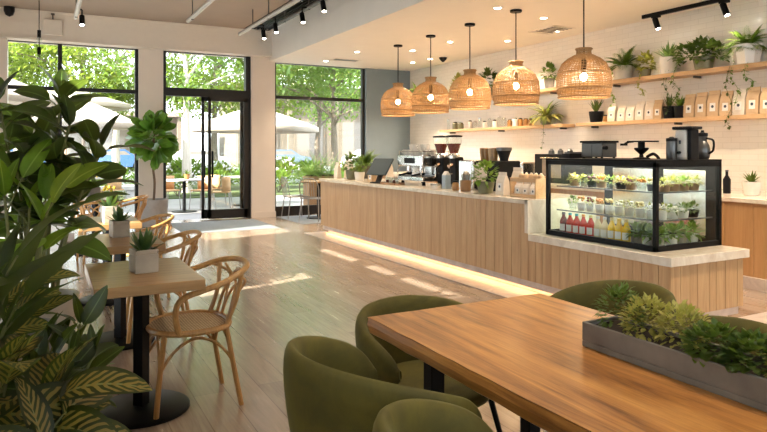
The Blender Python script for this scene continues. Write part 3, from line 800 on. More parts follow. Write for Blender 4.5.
vl = [(.98, 1.80, -PI / 2 + .12, (1.1, 1, 1), 'olive velvet chair left of the large table, its whole rounded back showing'),
      (1.54, 2.43, PI + .1, (1.1, 1, .86), 'olive velvet chair at the far end of the large table, seat partly lit'),
      (.93, 1.10, -PI / 2 - .05, (1, 1, 1.03), 'olive velvet chair cut off by the bottom edge, only its back top showing'),
      (2.17, 2.06, PI / 2 - .08, (1.0, 1.06, .98), 'olive velvet chair across the large table, behind the far end of the trough'),
      (1.97, 1.41, PI / 2 - .05, (1, 1, .98), 'olive velvet chair at the right edge, behind the middle of the trough')]
for i, (x, y, a, s, lb) in enumerate(vl):
    o = vc if i == 0 else dup(vc)
    o.location = (x, y, 0); o.rotation_euler = (0, 0, a); o.scale = s; o['label'] = lb
# ------------------------------------------------------------------ counters
def planks(mb, axis, fixed, a0, a1, z0, z1, thick, seed, lo=.09, hi=.2):
    r = random.Random(seed); a = a0
    while a < a1 - .005:
        b = min(a + r.uniform(lo, hi), a1)
        if a1 - b < .05: b = a1
        if axis == 'Y': mb.box(fixed, fixed + thick, a + .0025, b - .0025, z0, z1)
        else: mb.box(a + .0025, b - .0025, fixed, fixed + thick, z0, z1)
        a = b
YS_, YF = 4.86, 10.2
t = thing('service_counter', 'long oak-planked service counter with a pale stone top, running to the window', 'counter', (0, 0, 0))
mb = MB(); planks(mb, 'Y', 4.22, YS_ + .02, YF, .13, .885, .02, 3, .08, .2); planks(mb, 'X', YF - .0, 4.22, 5.1, .13, .885, .02, 4)
mb.build('plank_front', M['oak'], t)
MB().box(4.24, 5.08, YS_ + .06, YF - .0, .13, .885).build('carcass', M['oakcab'], t)
MB().box(4.19, 5.12, YS_, YF + .04, .885, .93).box(4.19, 5.12, YS_ - .01, YS_ + .04, .60, .93).build('countertop', M['counter'], t, bevel=.003)
MB().box(4.24, 5.05, YS_ + .02, YF - .03, .06, .13).box(4.32, 5.0, YS_ + .02, YF - .08, 0, .06).build('toe_kick', M['kick'], t)
MB().box(4.29, 4.31, YS_ + .02, YF - .05, .050, .058).build('light_strip', M['led'], t)
t = thing('display_counter', 'low oak-planked counter section with pale stone top under the glass display case', 'counter', (0, 0, 0))
mb = MB(); planks(mb, 'Y', 4.22, 3.27, YS_ + .02, .13, .53, .02, 8, .08, .16); planks(mb, 'X', 3.26, 4.22, 5.12, .13, .53, .02, 9, .08, .16)
mb.build('plank_front', M['oak'], t)
MB().box(4.24, 5.12, 3.28, YS_ + .02, .13, .53).build('carcass', M['oakcab'], t)
MB().box(4.19, 5.16, 3.23, YS_ - .012, .53, .60).build('countertop', M['counter'], t, bevel=.003)
MB().box(4.24, 5.10, 3.29, YS_ + .02, .06, .13).box(4.32, 5.08, 3.37, YS_ + .02, 0, .06).build('toe_kick', M['kick'], t)
MB().box(4.29, 4.31, 3.34, YS_ + .02, .050, .058).box(4.32, 5.08, 3.34, 3.36, .050, .058).build('light_strip', M['led'], t)
t = thing('plinth', 'low pale stone strip along the foot of the oak counter, standing in for floor glow', 'plinth', (0, 0, 0))  # pale border whose colour also stands in for the glow on the floor
MB().box(3.92, 4.31, 3.02, YF + .05, 0, .006).box(4.31, 6.3, 3.02, 3.34, 0, .006).build('glow_stone_strip', M['kick'], t, bevel=.004)
# back counter
t = thing('back_counter', 'oak back counter with pale stone top along the tiled wall', 'counter', (0, 0, 0))
mb = MB(); planks(mb, 'Y', 6.40, 2.2, 12.9, .12, .875, .02, 12, .2, .34); mb.build('cabinet_front', M['oakcab'], t)
B(6.42, 7.68, 2.2, 12.9, .12, .875).build('carcass', M['oakcab'], t)
B(6.37, 7.69, 2.2, 12.9, .875, .92).build('countertop', M['counter'], t, bevel=.003)
B(6.36, 7.6, 2.2, 12.9, 0, .12).build('toe_kick', M['kick'], t)
MB().box(6.385, 6.4, 2.2, 12.9, .105, .118).build('light_strip', M['led'], t)

# ------------------------------------------------------------------ glass display case
CX0, CX1, CY0, CY1, CZ0, CZ1 = 4.32, 5.15, 3.47, 4.74, .60, 1.34
t = thing('display_case', 'black-framed glass display case of food standing on the low counter', 'display case', (0, 0, 0))
mb = MB(); p = .035
for x in (CX0, CX1 - p):
    for y in (CY0, CY1 - p): mb.box(x, x + p, y, y + p, CZ0, CZ1 - .02)
mb.box(CX0, CX1, CY0, CY0 + p, CZ0, CZ0 + .045); mb.box(CX0, CX1, CY1 - p, CY1, CZ0, CZ0 + .045); mb.box(CX0, CX0 + p, CY0, CY1, CZ0, CZ0 + .045); mb.box(CX1 - p, CX1, CY0, CY1, CZ0, CZ0 + .045)
mb.box(CX0, CX1, CY0, CY0 + p, CZ1 - .06, CZ1 - .02); mb.box(CX0, CX1, CY1 - p, CY1, CZ1 - .06, CZ1 - .02); mb.box(CX0, CX0 + p, CY0, CY1, CZ1 - .06, CZ1 - .02); mb.box(CX1 - p, CX1, CY0, CY1, CZ1 - .06, CZ1 - .02)
mb.build('case_frame', M['black'], t, bevel=.002)
B(CX0, CX1, CY0, CY1, CZ1 - .02, CZ1).build('top_panel', M['black'], t)
B(CX0 + p, CX1 - p, CY0 + p, CY1 - p, CZ0, CZ0 + .02).build('bottom_panel', M['steel'], t)
B(CX0 + .012, CX0 + .018, CY0 + p, CY1 - p, CZ0 + .045, CZ1 - .06).build('glass_panel', M['cglass'], t)
B(CX0 + p, CX1 - p, CY0 + .012, CY0 + .018, CZ0 + .045, CZ1 - .06).build('glass_panel', M['cglass'], t)
B(CX0 + p, CX1 - p, CY1 - .018, CY1 - .012, CZ0 + .045, CZ1 - .06).build('glass_panel', M['cglass'], t)
MB().box(CX1 - .035, CX1 - .015, CY0 + p, CY1 - p, CZ0 + .02, CZ1 - .06).build('back_door', M['black'], t)
MB().box(CX1 - .045, CX1 - .035, CY0 + .12, CY0 + .55, CZ0 + .07, CZ1 - .1).box(CX1 - .045, CX1 - .035, CY0 + .65, CY1 - .12, CZ0 + .07, CZ1 - .1).build('door_panel', M['steel'], t)
SZ1, SZ2 = .845, 1.075
for z in (SZ1, SZ2):
    B(CX0 + .10, CX1 - .06, CY0 + .05, CY1 - .05, z - .01, z).build('glass_shelf', M['cglass'], t)
    MB().box(CX0 + .095, CX0 + .105, CY0 + .05, CY1 - .05, z - .012, z).box(CX0 + .1, CX1 - .06, CY0 + .045, CY0 + .055, z - .012, z).build('shelf_edge', M['dsteel'], t)
MB().box(CX0 + .06, CX0 + .08, CY0 + .06, CY1 - .06, CZ1 - .045, CZ1 - .03).build('light_strip', M['caselight'], t)
l = bpy.data.lights.new('case_light', 'AREA'); l.shape = 'RECTANGLE'; l.size = .5; l.size_y = 1.1; l.energy = 14; l.color = (1, .93, .8)
o = bpy.data.objects.new('case_light', l); COL.objects.link(o); o.parent = t; o.location = ((CX0 + CX1) / 2, (CY0 + CY1) / 2, CZ1 - .035)

def bottle(x, y, z, col, cap, label, grp, r=.036, h=.2):
    t = thing('juice_bottle', label, 'bottle', (x, y, z), 0, grp)
    MB().lathe([(r * .9, 0), (r, .01), (r, h * .55), (r * .85, h * .66), (r * .42, h * .82), (r * .38, h * .92)], 18).build('bottle_body', M[col], t)
    MB().lathe([(r * .46, h * .9), (r * .46, h), (r * .4, h + .003)], 14).build('cap', M[cap], t)
    mb = MB(); 
    for j in range(9): pass
    rows = [[((r + .001) * math.cos(a), (r + .001) * math.sin(a), zz) for a in [PI - 1.1 + 2.2 * j / 10 for j in range(11)]] for zz in (h * .14, h * .46)]
    mb.grid(rows); mb.build('label', M['paper'], t)
    return t
for k, c in dict(juice_dark=(.16, .02, .015), juice_red=(.62, .035, .012), juice_cream=(.78, .66, .42), juice_pale=(.72, .56, .24), juice_yellow=(.85, .55, .02), teal=(.03, .28, .30), capdark=(.05, .02, .02), green_veg=(.08, .2, .03), purple=(.12, .03, .05), orange=(.7, .25, .04)).items():
    M[k] = plain(k, c, .18 if 'juice' in k else .4, var=.06)
zb = .62
for i, (y, c, cp, lb) in enumerate([(4.60, 'juice_dark', 'capdark', 'dark red juice bottle, first on the left of the bottom shelf in the glass case'),
        (4.515, 'juice_red', 'teal', 'red juice bottle with teal cap beside the dark red one in the glass case'),
        (4.43, 'juice_red', 'teal', 'red juice bottle with teal cap between two other red bottles in the glass case'),
        (4.345, 'juice_red', 'orange', 'red juice bottle with orange cap next to the cream bottles'),
        (4.255, 'juice_red', 'juice_pale', 'last red juice bottle, touching the cream ones, pale cap'),
        (4.17, 'juice_cream', 'ceramic', 'cream-coloured juice bottle nearest to the red bottles'),
        (4.09, 'juice_cream', 'ceramic', 'cream-coloured juice bottle nearest to the yellow bottles'),
        (4.01, 'juice_yellow', 'juice_pale', 'yellow juice bottle next to the cream bottles'),
        (3.93, 'juice_yellow', 'juice_yellow', 'yellow juice bottle in the middle of the yellow ones'),
        (3.85, 'juice_yellow', 'juice_pale', 'yellow juice bottle nearest to the green herb pots')]):
    bottle(4.42 + .0 * i, y, zb, c, cp, lb, 'juice bottles in the display case')
def herbcup(x, y, z, label, grp, r=.045, h=.08, pm='jar', lm='L_mid', fl=None, seed=1, L=.05, name='herb_pot', cat='potted plant', n=60, top=1.0):
    t = thing(name, label, cat, (x, y, z), 0, grp)
    MB().lathe([(r * .8, 0), (r * .84, .004), (r, h), (r * .92, h), (r * .78, .012)], 18, capt=True).build('cup', M[pm], t)
    bushy(t, (0, 0, h + .012), r * .95, r * .95, .035 * top, n, L, M[lm], seed, 'greens', 'lance', .5, .42)
    if fl:
        q = random.Random(seed); mb = MB()
        for i in range(9):
            a = i * 2.4; mb.ball((r * .6 * math.cos(a), r * .6 * math.sin(a), h + .02 + q.uniform(0, .03)), .013, 8)
        mb.build('toppings', M[fl], t)
    return t
i = 0
for x, y, w in ((4.43, 3.75, 'first herb pot after the yellow bottles'), (4.43, 3.64, 'herb pot just left of the corner post'), (4.42, 3.535, 'herb pot right behind the corner post'),
                (4.60, 3.545, 'herb pot right of the corner post, nearest'), (4.74, 3.56, 'herb pot in the middle of the case short side'), (4.90, 3.57, 'herb pot at the rear of the case short side')):
    herbcup(x, y, zb, 'leafy green ' + w + ' on the bottom shelf', 'green pots on the bottom shelf', .05, .085, 'ceramic' if i % 2 else 'concl', ('L_fern', 'L_hedge')[i % 2], None, 200 + i, .075, n=70, top=1.5); i += 1
tops = [None, 'orange', 'juice_dark', 'orange', 'juice_pale', 'ceramic', 'ceramic', 'juice_pale', 'ceramic', 'ceramic']
words = ['first from the left', 'second from the left', 'third from the left', 'fourth from the left', 'fifth from the left', 'fifth from the corner post', 'fourth from the corner post', 'third from the corner post', 'second from the corner post', 'right at the corner post']
for k in range(10):
    y = 4.56 - k * .112
    herbcup(4.50, y, SZ1, ('leafy ' if k == 0 else 'white ') + 'dessert cup on the middle shelf of the case, ' + words[k], 'cups on the middle shelf', .04, .075, 'ceramic' if k else 'jar', 'L_fern' if k == 0 else 'L_lime', tops[k], 230 + k, .035, 'dessert_cup', 'cup', 26 if k else 80)
for k in range(3):
    herbcup(4.66 + k * .13, 3.58, SZ1, ('white dessert cup', 'leafy green bowl', 'dark leafy bowl')[k] + ' on the middle shelf at the case short side', 'cups on the middle shelf', .05, .06, ('ceramic', 'ceramic', 'blackp')[k], 'L_mid', 'ceramic' if k == 0 else None, 250 + k, .045, 'dessert_cup', 'cup', 50)
tk = ['L_lime', 'L_lime', 'L_mid', 'L_lime', 'L_fern', 'L_lime', 'L_lime', 'L_mid', 'L_lime', 'L_lime']
tf = ['juice_pale', None, 'purple', 'orange', None, 'juice_pale', 'purple', 'orange', 'juice_pale', None]
for k in range(10):
    y = 4.56 - k * .112
    herbcup(4.52, y, SZ2, 'small salad bowl on the top shelf of the glass case, ' + words[k], 'salad bowls on the top shelf', .048, .055, ('terra', 'jar', 'blackp')[k % 3], tk[k], tf[k], 260 + k, .04, 'salad_bowl', 'bowl', 46)
for k in range(3):
    herbcup(4.66 + k * .13, 3.58, SZ2, ('lime-green', 'green', 'yellow-green')[k] + ' salad bowl on the top shelf at the case short side', 'salad bowls on the top shelf', .055, .06, 'terra', ('L_lime', 'L_fern', 'L_lime')[k], None, 280 + k, .05, 'salad_bowl', 'bowl', 60)

# ------------------------------------------------------------------ on top of the case
zt = CZ1
t = thing('toaster_oven', 'boxy steel toaster with a black lid on top of the display case', 'toaster', (4.72, 4.44, zt))
B(-.10, .10, -.13, .13, .012, .15).build('body', M['dsteel'], t, bevel=.008)
B(-.11, .11, -.14, .14, .15, .168).build('lid', M['blackp'], t)
MB().box(-.104, -.1, -.11, -.02, .03, .13).box(-.104, -.1, .0, .05, .03, .13).build('door_panel', M['dsteel'], t)
for x in (-.08, .08):
    for y in (-.11, .11): MB().lathe([(.012, 0), (.012, .013)], 10, (x, y, 0)).build('foot', M['blackp'], t)
MB().tube([(-.1, -.15, .10), (-.1, -.19, .10)], .018, 10).build('knob', M['blackp'], t)
t = thing('box', 'low black box on the case top left of the toaster', 'box', (4.62, 4.68, zt)); B(-.1, .1, -.05, .05, 0, .045).build('box_body', M['blackp'], t, bevel=.004); B(-.08, .08, -.035, .035, .045, .06).build('box_lid', M['dsteel'], t)
t = thing('pour_over_stand', 'dark pour-over coffee stand with a flat plate and cone on top of the display case', 'coffee maker', (4.70, 3.93, zt))
MB().lathe([(.075, 0), (.075, .01), (.02, .018), (.016, .04), (.02, .05)], 20).build('base', M['blackp'], t)
MB().lathe([(.02, .045), (.06, .085), (.062, .10), (.05, .10)], 20).build('cone', M['black'], t)
MB().tube([(0, 0, .09), (0, 0, .15)], .03, 10).box(-.08, .08, -.12, .09, .15, .162).build('plate', M['black'], t)
MB().tube(spline([(0, .09, .155), (0, .15, .15), (0, .19, .13)], 4), .01, 6).box(-.02, .02, .17, .22, .12, .14).build('handle', M['black'], t)
MB().tube(spline([(0, -.06, .02), (0, -.12, .045), (0, -.16, .03), (0, -.185, .0)], 5), .014, 8).build('side_arm', M['black'], t)
def canister(x, y, r, h, col, cap, label, name='coffee_canister'):
    t = thing(name, label, 'canister', (x, y, zt))
    MB().lathe([(r * .95, 0), (r, .006), (r, h * .8), (r * .9, h * .86)], 24).build('body', M[col], t)
    MB().lathe([(r * 1.02, h * .8), (r * 1.02, h * .93), (r * .5, h * .96), (r * .3, h)], 24).build('lid', M[cap], t)
    return t
canister(4.62, 3.56, .042, .19, 'dsteel', 'blackp', 'slim dark canister on the display case left of the white coffee urn')
t = thing('coffee_urn', 'tall white and steel coffee urn with black top on the display case', 'coffee urn', (4.72, 3.45 + .06, zt + .0))
B(-.06, .06, -.055, .055, .0, .25).build('body', M['ceramic'], t, bevel=.02)
B(-.07, .07, -.115, .07, .25, .275).build('lid', M['blackp'], t, bevel=.006)
B(-.05, .05, -.095, -.06, 0, .25).build('column', M['blackp'], t, bevel=.005)
MB().tube([(-.06, 0, .06), (-.085, 0, .055)], .012, 8).build('tap', M['blackp'], t)
MB().box(-.0625, -.06, -.008, .008, .13, .16).build('emblem', M['ink'], t)
t = thing('glass_carafe', 'dark round coffee carafe with handle at the right end of the display case top', 'carafe', (5.02, 3.56, zt))
MB().lathe([(.045, 0), (.055, .01), (.066, .07), (.055, .12), (.035, .155), (.04, .19), (.042, .20)], 24).build('carafe_body', M['dsteel'], t)
MB().lathe([(.043, .198), (.043, .225), (.015, .232), (.012, .25)], 20).build('lid', M['blackp'], t)
MB().tube(spline([(.0, -.035, .18), (.0, -.10, .16), (.0, -.10, .08), (.0, -.06, .05)], 5), .009, 7).build('handle', M['blackp'], t)
MB().tube(spline([(0, .04, .12), (0, .075, .15), (0, .085, .17)], 4), .012, 7).build('spout', M['dsteel'], t)
# ------------------------------------------------------------------ things on the service counter
ZT = .93
def paper_bag(x, y, z, w, d, h, mat, label, grp=None, rz=0, name='coffee_bag', mark=True, cat='bag'):
    t = thing(name, label, cat, (x, y, z), rz, grp)
    mb = MB(); W, D = w / 2, d / 2
    lv = [(0, W * .95, D), (h * .08, W, D * 1.05), (h * .6, W, D * .85), (h * .82, W * .98, D * .35), (h * .86, W * .97, D * .16), (h, W * .97, D * .12)]
    rows = []
    for zz, a, b in lv: rows.append([(-b, -a, zz), (b, -a, zz), (b, a, zz), (-b, a, zz)])
    ids = mb.grid(rows, closed_u=True); mb.face(ids[0][::-1]); mb.face(ids[-1])
    mb.build('bag_body', M[mat], t, smooth=0)
    if mark:
        lb = MB(); q = lambda z_: -(D * 1.05 + (D * .85 - D * 1.05) * ((z_ - h * .08) / (h * .52))) - .0015
        lb.grid([[(q(h * .2), -W * .5, h * .2), (q(h * .2), W * .5, h * .2)], [(q(h * .52), -W * .5, h * .52), (q(h * .52), W * .5, h * .52)]])
        lo = lb.build('label', M['paper'], t)
        e = MB(); zc = h * .38; xx = q(zc) - .0015
        c0 = e.vert((xx, 0, zc)); rg = [e.vert((xx, W * .24 * math.cos(a), zc + W * .24 * math.sin(a))) for a in [2 * PI * k / 14 for k in range(14)]]
        for k in range(14): e.face((c0, rg[k], rg[(k + 1) % 14]))
        e.box(xx, xx + .001, -W * .35, W * .35, h * .235, h * .25)
        e.build('emblem', M['ink'], lo)
    return t
def potplant(x, y, z, r, h, potm, kind, label, cat='potted plant', name='potted_plant', L=.12, lm='L_mid', seed=1, grp=None, facet=False, n=None, vines=()):
    t = thing(name, label, cat, (x, y, z), seed * .7, grp)
    pot_round(t, r, h, M[potm], .8, 22, facet)
    if kind == 'fern': fern(t, h * .9, L, n or 26, M[lm], seed, W=L * .2)
    elif kind == 'rosette': rosette(t, h * .88, L, L * .2, n or 26, M[lm], (.3, 1.45), .3, 'lance', seed)
    elif kind == 'spike': rosette(t, h * .88, L, L * .16, n or 16, M[lm], (.9, 1.5), .05, 'strap', seed)
    elif kind == 'bush': bushy(t, (0, 0, h + L * .35), r * 1.25, r * 1.25, L * .75, n or 130, L * .42, M[lm], seed, W=.55)
    for k, v in enumerate(vines):
        o = trail(t, v, 48, .05, M[lm], seed + k)
        c, s_ = math.cos(-seed * .7), math.sin(-seed * .7); o.rotation_euler = (0, 0, -seed * .7)
    return t
paper_bag(4.45, 10.02, ZT, .14, .08, .28, 'kraftp', 'pale paper bag at the window end of the counter, left of the dark pot', mark=False)
paper_bag(4.62, 9.92, ZT, .16, .09, .32, 'kraftp', 'taller pale paper bag just behind the leftmost bag on the counter', mark=False, rz=.3)
potplant(4.52, 9.60, ZT, .105, .16, 'olivep', 'bush', 'leafy plant in a dark olive pot on the window end of the counter', L=.22, lm='L_herb', seed=3)
potplant(4.90, 9.85, ZT, .11, .22, 'concrete', 'fern', 'arching fern rising behind the dark olive pot on the counter', L=.36, lm='L_fern', seed=5, name='potted_fern', n=34)
potplant(4.45, 9.16, ZT, .085, .14, 'ceramic', 'rosette', 'small plant in a white pot on the window end of the counter', L=.15, lm='L_mid', seed=7)
paper_bag(4.55, 8.82, ZT, .16, .10, .30, 'kraftp', 'pale coffee bag standing left of the tablet till', rz=.1)
paper_bag(4.72, 8.66, ZT, .15, .09, .34, 'kraftp', 'tall pale coffee bag directly behind the tablet till stand', rz=-.2)
paper_bag(4.42, 8.66, ZT, .13, .08, .22, 'kraft', 'short brown coffee bag in front of the pale bags by the till')
t = thing('tablet_till', 'dark tilted tablet till on a stand on the service counter', 'till', (4.40, 8.36, ZT), .35)
MB().box(-.10, .10, -.12, .12, 0, .018).build('base', M['blackp'], t, bevel=.005)
MB().obox((.02, 0, .13), (.5, 0, .86), (0, 1, 0), (.86, 0, -.5), .14, .04, .015).build('stand', M['dsteel'], t)
MB().obox((0, 0, .24), (.62, 0, .78), (0, 1, 0), (.78, 0, -.62), .15, .19, .012).build('screen', plain('till_shell', (.02, .04, .05), .6), t, bevel=.004)
# espresso machine
def espresso(x, y, w, d, h, body, label, name='espresso_machine', rz=0, z=ZT):
    t = thing(name, label, 'espresso machine', (x, y, z), rz)
    D, W = d / 2, w / 2
    for sx in (-1, 1):
        for sy in (-1, 1): MB().lathe([(.025, 0), (.02, .05)], 10, (sx * (D - .06), sy * (W - .06), 0)).build('foot', M['blackp'], t)
    MB().box(-D * .1, D, -W, W, .05, h).box(-D, D, -W, W, h * .62, h).box(-D, D, -W, W, .05, .12).build('body', M[body], t, bevel=.012)
    B(-D + .01, -D * .1 + .005, -W + .02, W - .02, .12, .128).build('drip_tray', M['dsteel'], t)
    for s in (-.5, .5):
        MB().lathe([(.04, h * .62 - .09), (.045, h * .62 - .06), (.045, h * .62 + .01)], 16, (-D * .55, s * W, 0)).build('group_head', M['chrome'], t)
        MB().lathe([(.036, h * .62 - .125), (.042, h * .62 - .09)], 16, (-D * .55, s * W, 0)).tube([(-D * .6, s * W, h * .62 - .1), (-D * .6 - .16, s * W, h * .62 - .13)], .015, 8).build('portafilter', M['blackp'], t)
    for s in (-.92, .92):
        MB().tube(spline([(-D * .8, s * W, h * .64), (-D * 1.05, s * W, h * .5), (-D * .98, s * W, h * .25)], 5), .008, 6).build('steam_wand', M['chrome'], t)
    MB().box(-D - .006, -D, -W * .4, W * .4, h * .72, h * .9).build('control_panel', M['blackp'], t)
    rl = MB(); zz = h + .05
    rl.tube([(-D + .02, -W + .02, zz), (D - .02, -W + .02, zz), (D - .02, W - .02, zz), (-D + .02, W - .02, zz)], .006, 6, True)
    for sx in (-1, 1):
        for sy in (-1, 0, 1): rl.tube([(sx * (D - .02), sy * (W - .02), h), (sx * (D - .02), sy * (W - .02), zz)], .005, 6)
    rl.build('cup_rail', M['chrome'], t)
    return t
espresso(4.80, 7.79, .70, .46, .42, 'steel', 'steel two-group espresso machine with white cups on its top', rz=0)
first = None
for k in range(12):
    x, y = 4.66 + (k % 2) * .14, 7.53 + (k // 2) * .105
    if first is None:
        t = first = thing('coffee_cup', 'x', 'cup', (0, 0, 0), 0, 'white cups stacked on the espresso machine')
        MB().lathe([(.025, 0), (.03, .004), (.042, .075), (.038, .075), (.026, .01)], 16).build('cup_body', M['ceramic'], t)
        MB().tube(spline([(0, .038, .06), (0, .065, .055), (0, .062, .03), (0, .034, .025)], 4), .005, 6).build('handle', M['ceramic'], t)
        o = t
    else: o = dup(first)
    o.location = (x, y, ZT + .42); o.rotation_euler = (0, 0, k * 1.3)
    o['label'] = 'white coffee cup on top of the steel espresso machine, %s row, %s' % (('front', 'back')[k % 2], ('nearest the grinders', 'second from the grinders', 'third from the grinders', 'third from the till', 'second from the till', 'nearest the till')[k // 2])
for k in range(5):
    x, y = 4.73 + .0 * k, 7.58 + k * .105
    o = dup(first); o.location = (x, y, ZT + .42 + .076); o.rotation_euler = (0, 0, k); o['group'] = 'white cups stacked on the espresso machine'
    o['label'] = 'white coffee cup in the upper layer on the espresso machine, ' + ('nearest the grinders', 'second from the grinders', 'the middle one', 'second from the till', 'nearest the till')[k]
t = thing('serving_tray', 'low wooden tray of small tasting glasses in front of the espresso machine', 'tray', (4.38, 7.95, ZT))
MB().box(-.08, .08, -.22, .22, 0, .012).box(-.08, -.07, -.22, .22, .012, .03).box(.07, .08, -.22, .22, .012, .03).build('tray_body', M['terra'], t)
for k in range(4):
    t = thing('tasting_glass', 'small glass on the wooden tray, ' + ('nearest the camera', 'second from the camera', 'third from the camera', 'furthest from the camera')[k], 'glass', (4.38, 7.80 + k * .1, ZT + .012), 0, 'tasting glasses on the tray')
    MB().lathe([(.022, 0), (.03, .09), (.028, .09), (.02, .008)], 14).build('glass_body', M['jar'], t)
    MB().lathe([(.02, .009), (.024, .05)], 14).build('drink', M['juice_dark'] if k % 2 else M['cream'], t)
def grinder(x, y, label):
    t = thing('coffee_grinder', label, 'coffee grinder', (x, y, ZT), 0, 'coffee grinders')
    B(-.12, .12, -.085, .085, 0, .03).build('base', M['steel'], t, bevel=.006)
    B(-.02, .11, -.075, .075, .03, .40).build('body', M['blackp'], t, bevel=.02)
    MB().lathe([(.07, .38), (.075, .42), (.06, .44)], 18).build('collar', M['steel'], t)
    MB().lathe([(.055, .44), (.105, .585), (.108, .66)], 20).build('hopper', M['jar'], t)
    MB().lathe([(.05, .445), (.092, .575)], 20).build('beans', M['juice_dark'], t)
    MB().lathe([(.112, .66), (.112, .68), (.02, .69)], 20).build('hopper_lid', M['blackp'], t)
    MB().tube([(-.02, 0, .30), (-.085, 0, .27)], .025, 10).build('spout', M['chrome'], t)
    MB().box(-.10, -.02, -.03, .03, .17, .185).build('fork', M['steel'], t)
grinder(4.78, 7.30, 'coffee grinder with clear hopper beside the espresso machine')
grinder(4.78, 6.99, 'coffee grinder with clear hopper, nearer of the two, by the big steel machine')
t = thing('milk_carton', 'pale blue milk carton in front of the nearer grinder', 'carton', (4.52, 6.78, ZT))
B(-.04, .04, -.04, .04, 0, .17).build('carton_body', plain('pale_blue_card', (.35, .45, .52), .5), t)
MB().prism([(-.04, 0), (.04, 0), (0, .05)], -.04, .04).build('carton_top', M['ceramic'], t).matrix_local = Matrix.Translation((0, 0, .17)) @ Matrix.Rotation(PI / 2, 4, 'X')
t = thing('brewer', 'large steel and black coffee brewer behind the wooden bucket plant', 'coffee machine', (4.86, 6.32, ZT))
B(-.18, .18, .10, .42, .0, .36).build('steel_body', M['steel'], t, bevel=.015)
B(-.15, .18, -.36, .10, .0, .36).build('black_body', M['blackp'], t, bevel=.015)
MB().lathe([(.13, -.01), (.14, .0), (.13, .012), (.06, .016)], 30).build('dial', M['kraftp'], t).matrix_local = Matrix.Translation((-.152, 0, .2)) @ Matrix.Rotation(-PI / 2, 4, 'Y')
B(-.185, -.18, .15, .37, .07, .30).build('front_plate', M['chrome'], t)
for k, (y, w) in enumerate(((.02, 'left'), (-.06, 'middle'), (-.13, 'right'), (.09, 'outer left'))):
    t = thing('paper_cup', 'stack of brown paper cups on the coffee brewer, ' + ('left of the middle stack', 'middle stack', 'stack nearest the black hopper', 'stack furthest from the black hopper')[k], 'cup', (4.84, 6.34 + y * 1.1, ZT + .36), 0, 'paper cups on the brewer')
    MB().lathe([(.028, 0), (.038, .09), (.04, .09), (.04, .12), (.042, .15), (.03, .155)], 16).build('cup_body', M['amber'] if k != 1 else M['kraft'], t)
t = thing('bean_hopper', 'black and clear bean hopper on the right end of the brewer', 'hopper', (4.86, 6.05, ZT + .36))
MB().lathe([(.05, 0), (.055, .03), (.085, .12)], 18).build('hopper_body', M['blackp'], t); MB().lathe([(.092, .12), (.095, .16), (.02, .165)], 18).build('lid', M['dsteel'], t)
t = thing('stick_bucket', 'wooden bucket of tall dry stems on the service counter', 'bucket', (4.42, 6.22, ZT))
MB().lathe([(.055, 0), (.06, .01), (.068, .13), (.06, .13), (.055, .02)], 18).build('bucket', M['terra'], t)
mb = MB(); r = random.Random(8)
for k in range(12):
    a = r.uniform(0, 6.28); mb.tube([(.02 * math.cos(a), .02 * math.sin(a), .03), (.06 * math.cos(a), .06 * math.sin(a), r.uniform(.18, .30))], .003, 4)
mb.build('stems', M['trunkb'], t)
t = thing('sugar_jar', 'small brown jar left of the wooden bucket on the counter', 'jar', (4.40, 6.40, ZT)); MB().lathe([(.04, 0), (.042, .08), (.03, .1)], 16).build('jar_body', M['amber'], t); MB().lathe([(.034, .1), (.034, .118)], 16).build('lid', M['blackp'], t)
potplant(4.42, 5.83, ZT, .10, .13, 'olivep', 'bush', 'bushy green plant in an olive bowl on the service counter', L=.19, lm='L_fern', seed=15)
paper_bag(4.40, 5.50, ZT, .13, .09, .25, 'kraftp', 'leftmost pale coffee bag between the olive bowl and the wooden crate', rz=.0)
paper_bag(4.56, 5.44, ZT, .13, .09, .30, 'kraftp', 'taller pale coffee bag behind, next to the wooden crate', rz=.1)
t = thing('wooden_crate', 'open honey-coloured wooden crate holding labelled coffee bags at the display case', 'crate', (4.45, 5.12, ZT))
MB().box(-.10, .10, -.20, .20, 0, .012).box(.085, .10, -.20, .20, .012, .22).box(-.10, .085, -.20, -.185, .012, .20).box(-.10, .085, .185, .20, .012, .20).box(-.10, -.085, -.2, .2, .16, .20).box(-.10, -.085, -.2, .2, .012, .035).build('crate_body', M['shelfoak'], t, bevel=.002)
for k in range(3):
    paper_bag(4.42, 5.00 + k * .12, ZT + .0125, .10, .07, .145, 'kraftp', 'labelled coffee bag in the wooden crate, ' + ('nearest the glass case', 'middle one', 'furthest from the glass case')[k], 'coffee bags in the crate')
for k in range(5):
    y = 4.97 + k * .075
    t = thing('baked_bun', 'round baked bun in the top of the wooden crate, ' + ('nearest the glass case', 'second from the glass case', 'the middle of five', 'fourth from the glass case', 'furthest from the glass case')[k], 'bun', (4.47, y, ZT + .20), 0, 'buns on the crate')
    MB().lathe([(.026, -.02), (.034, .0), (.03, .03), (.012, .045)], 14).build('bun', M['kraft'], t); MB().ball((0, 0, .04), .016, 8).build('icing', M['kraftp'], t)

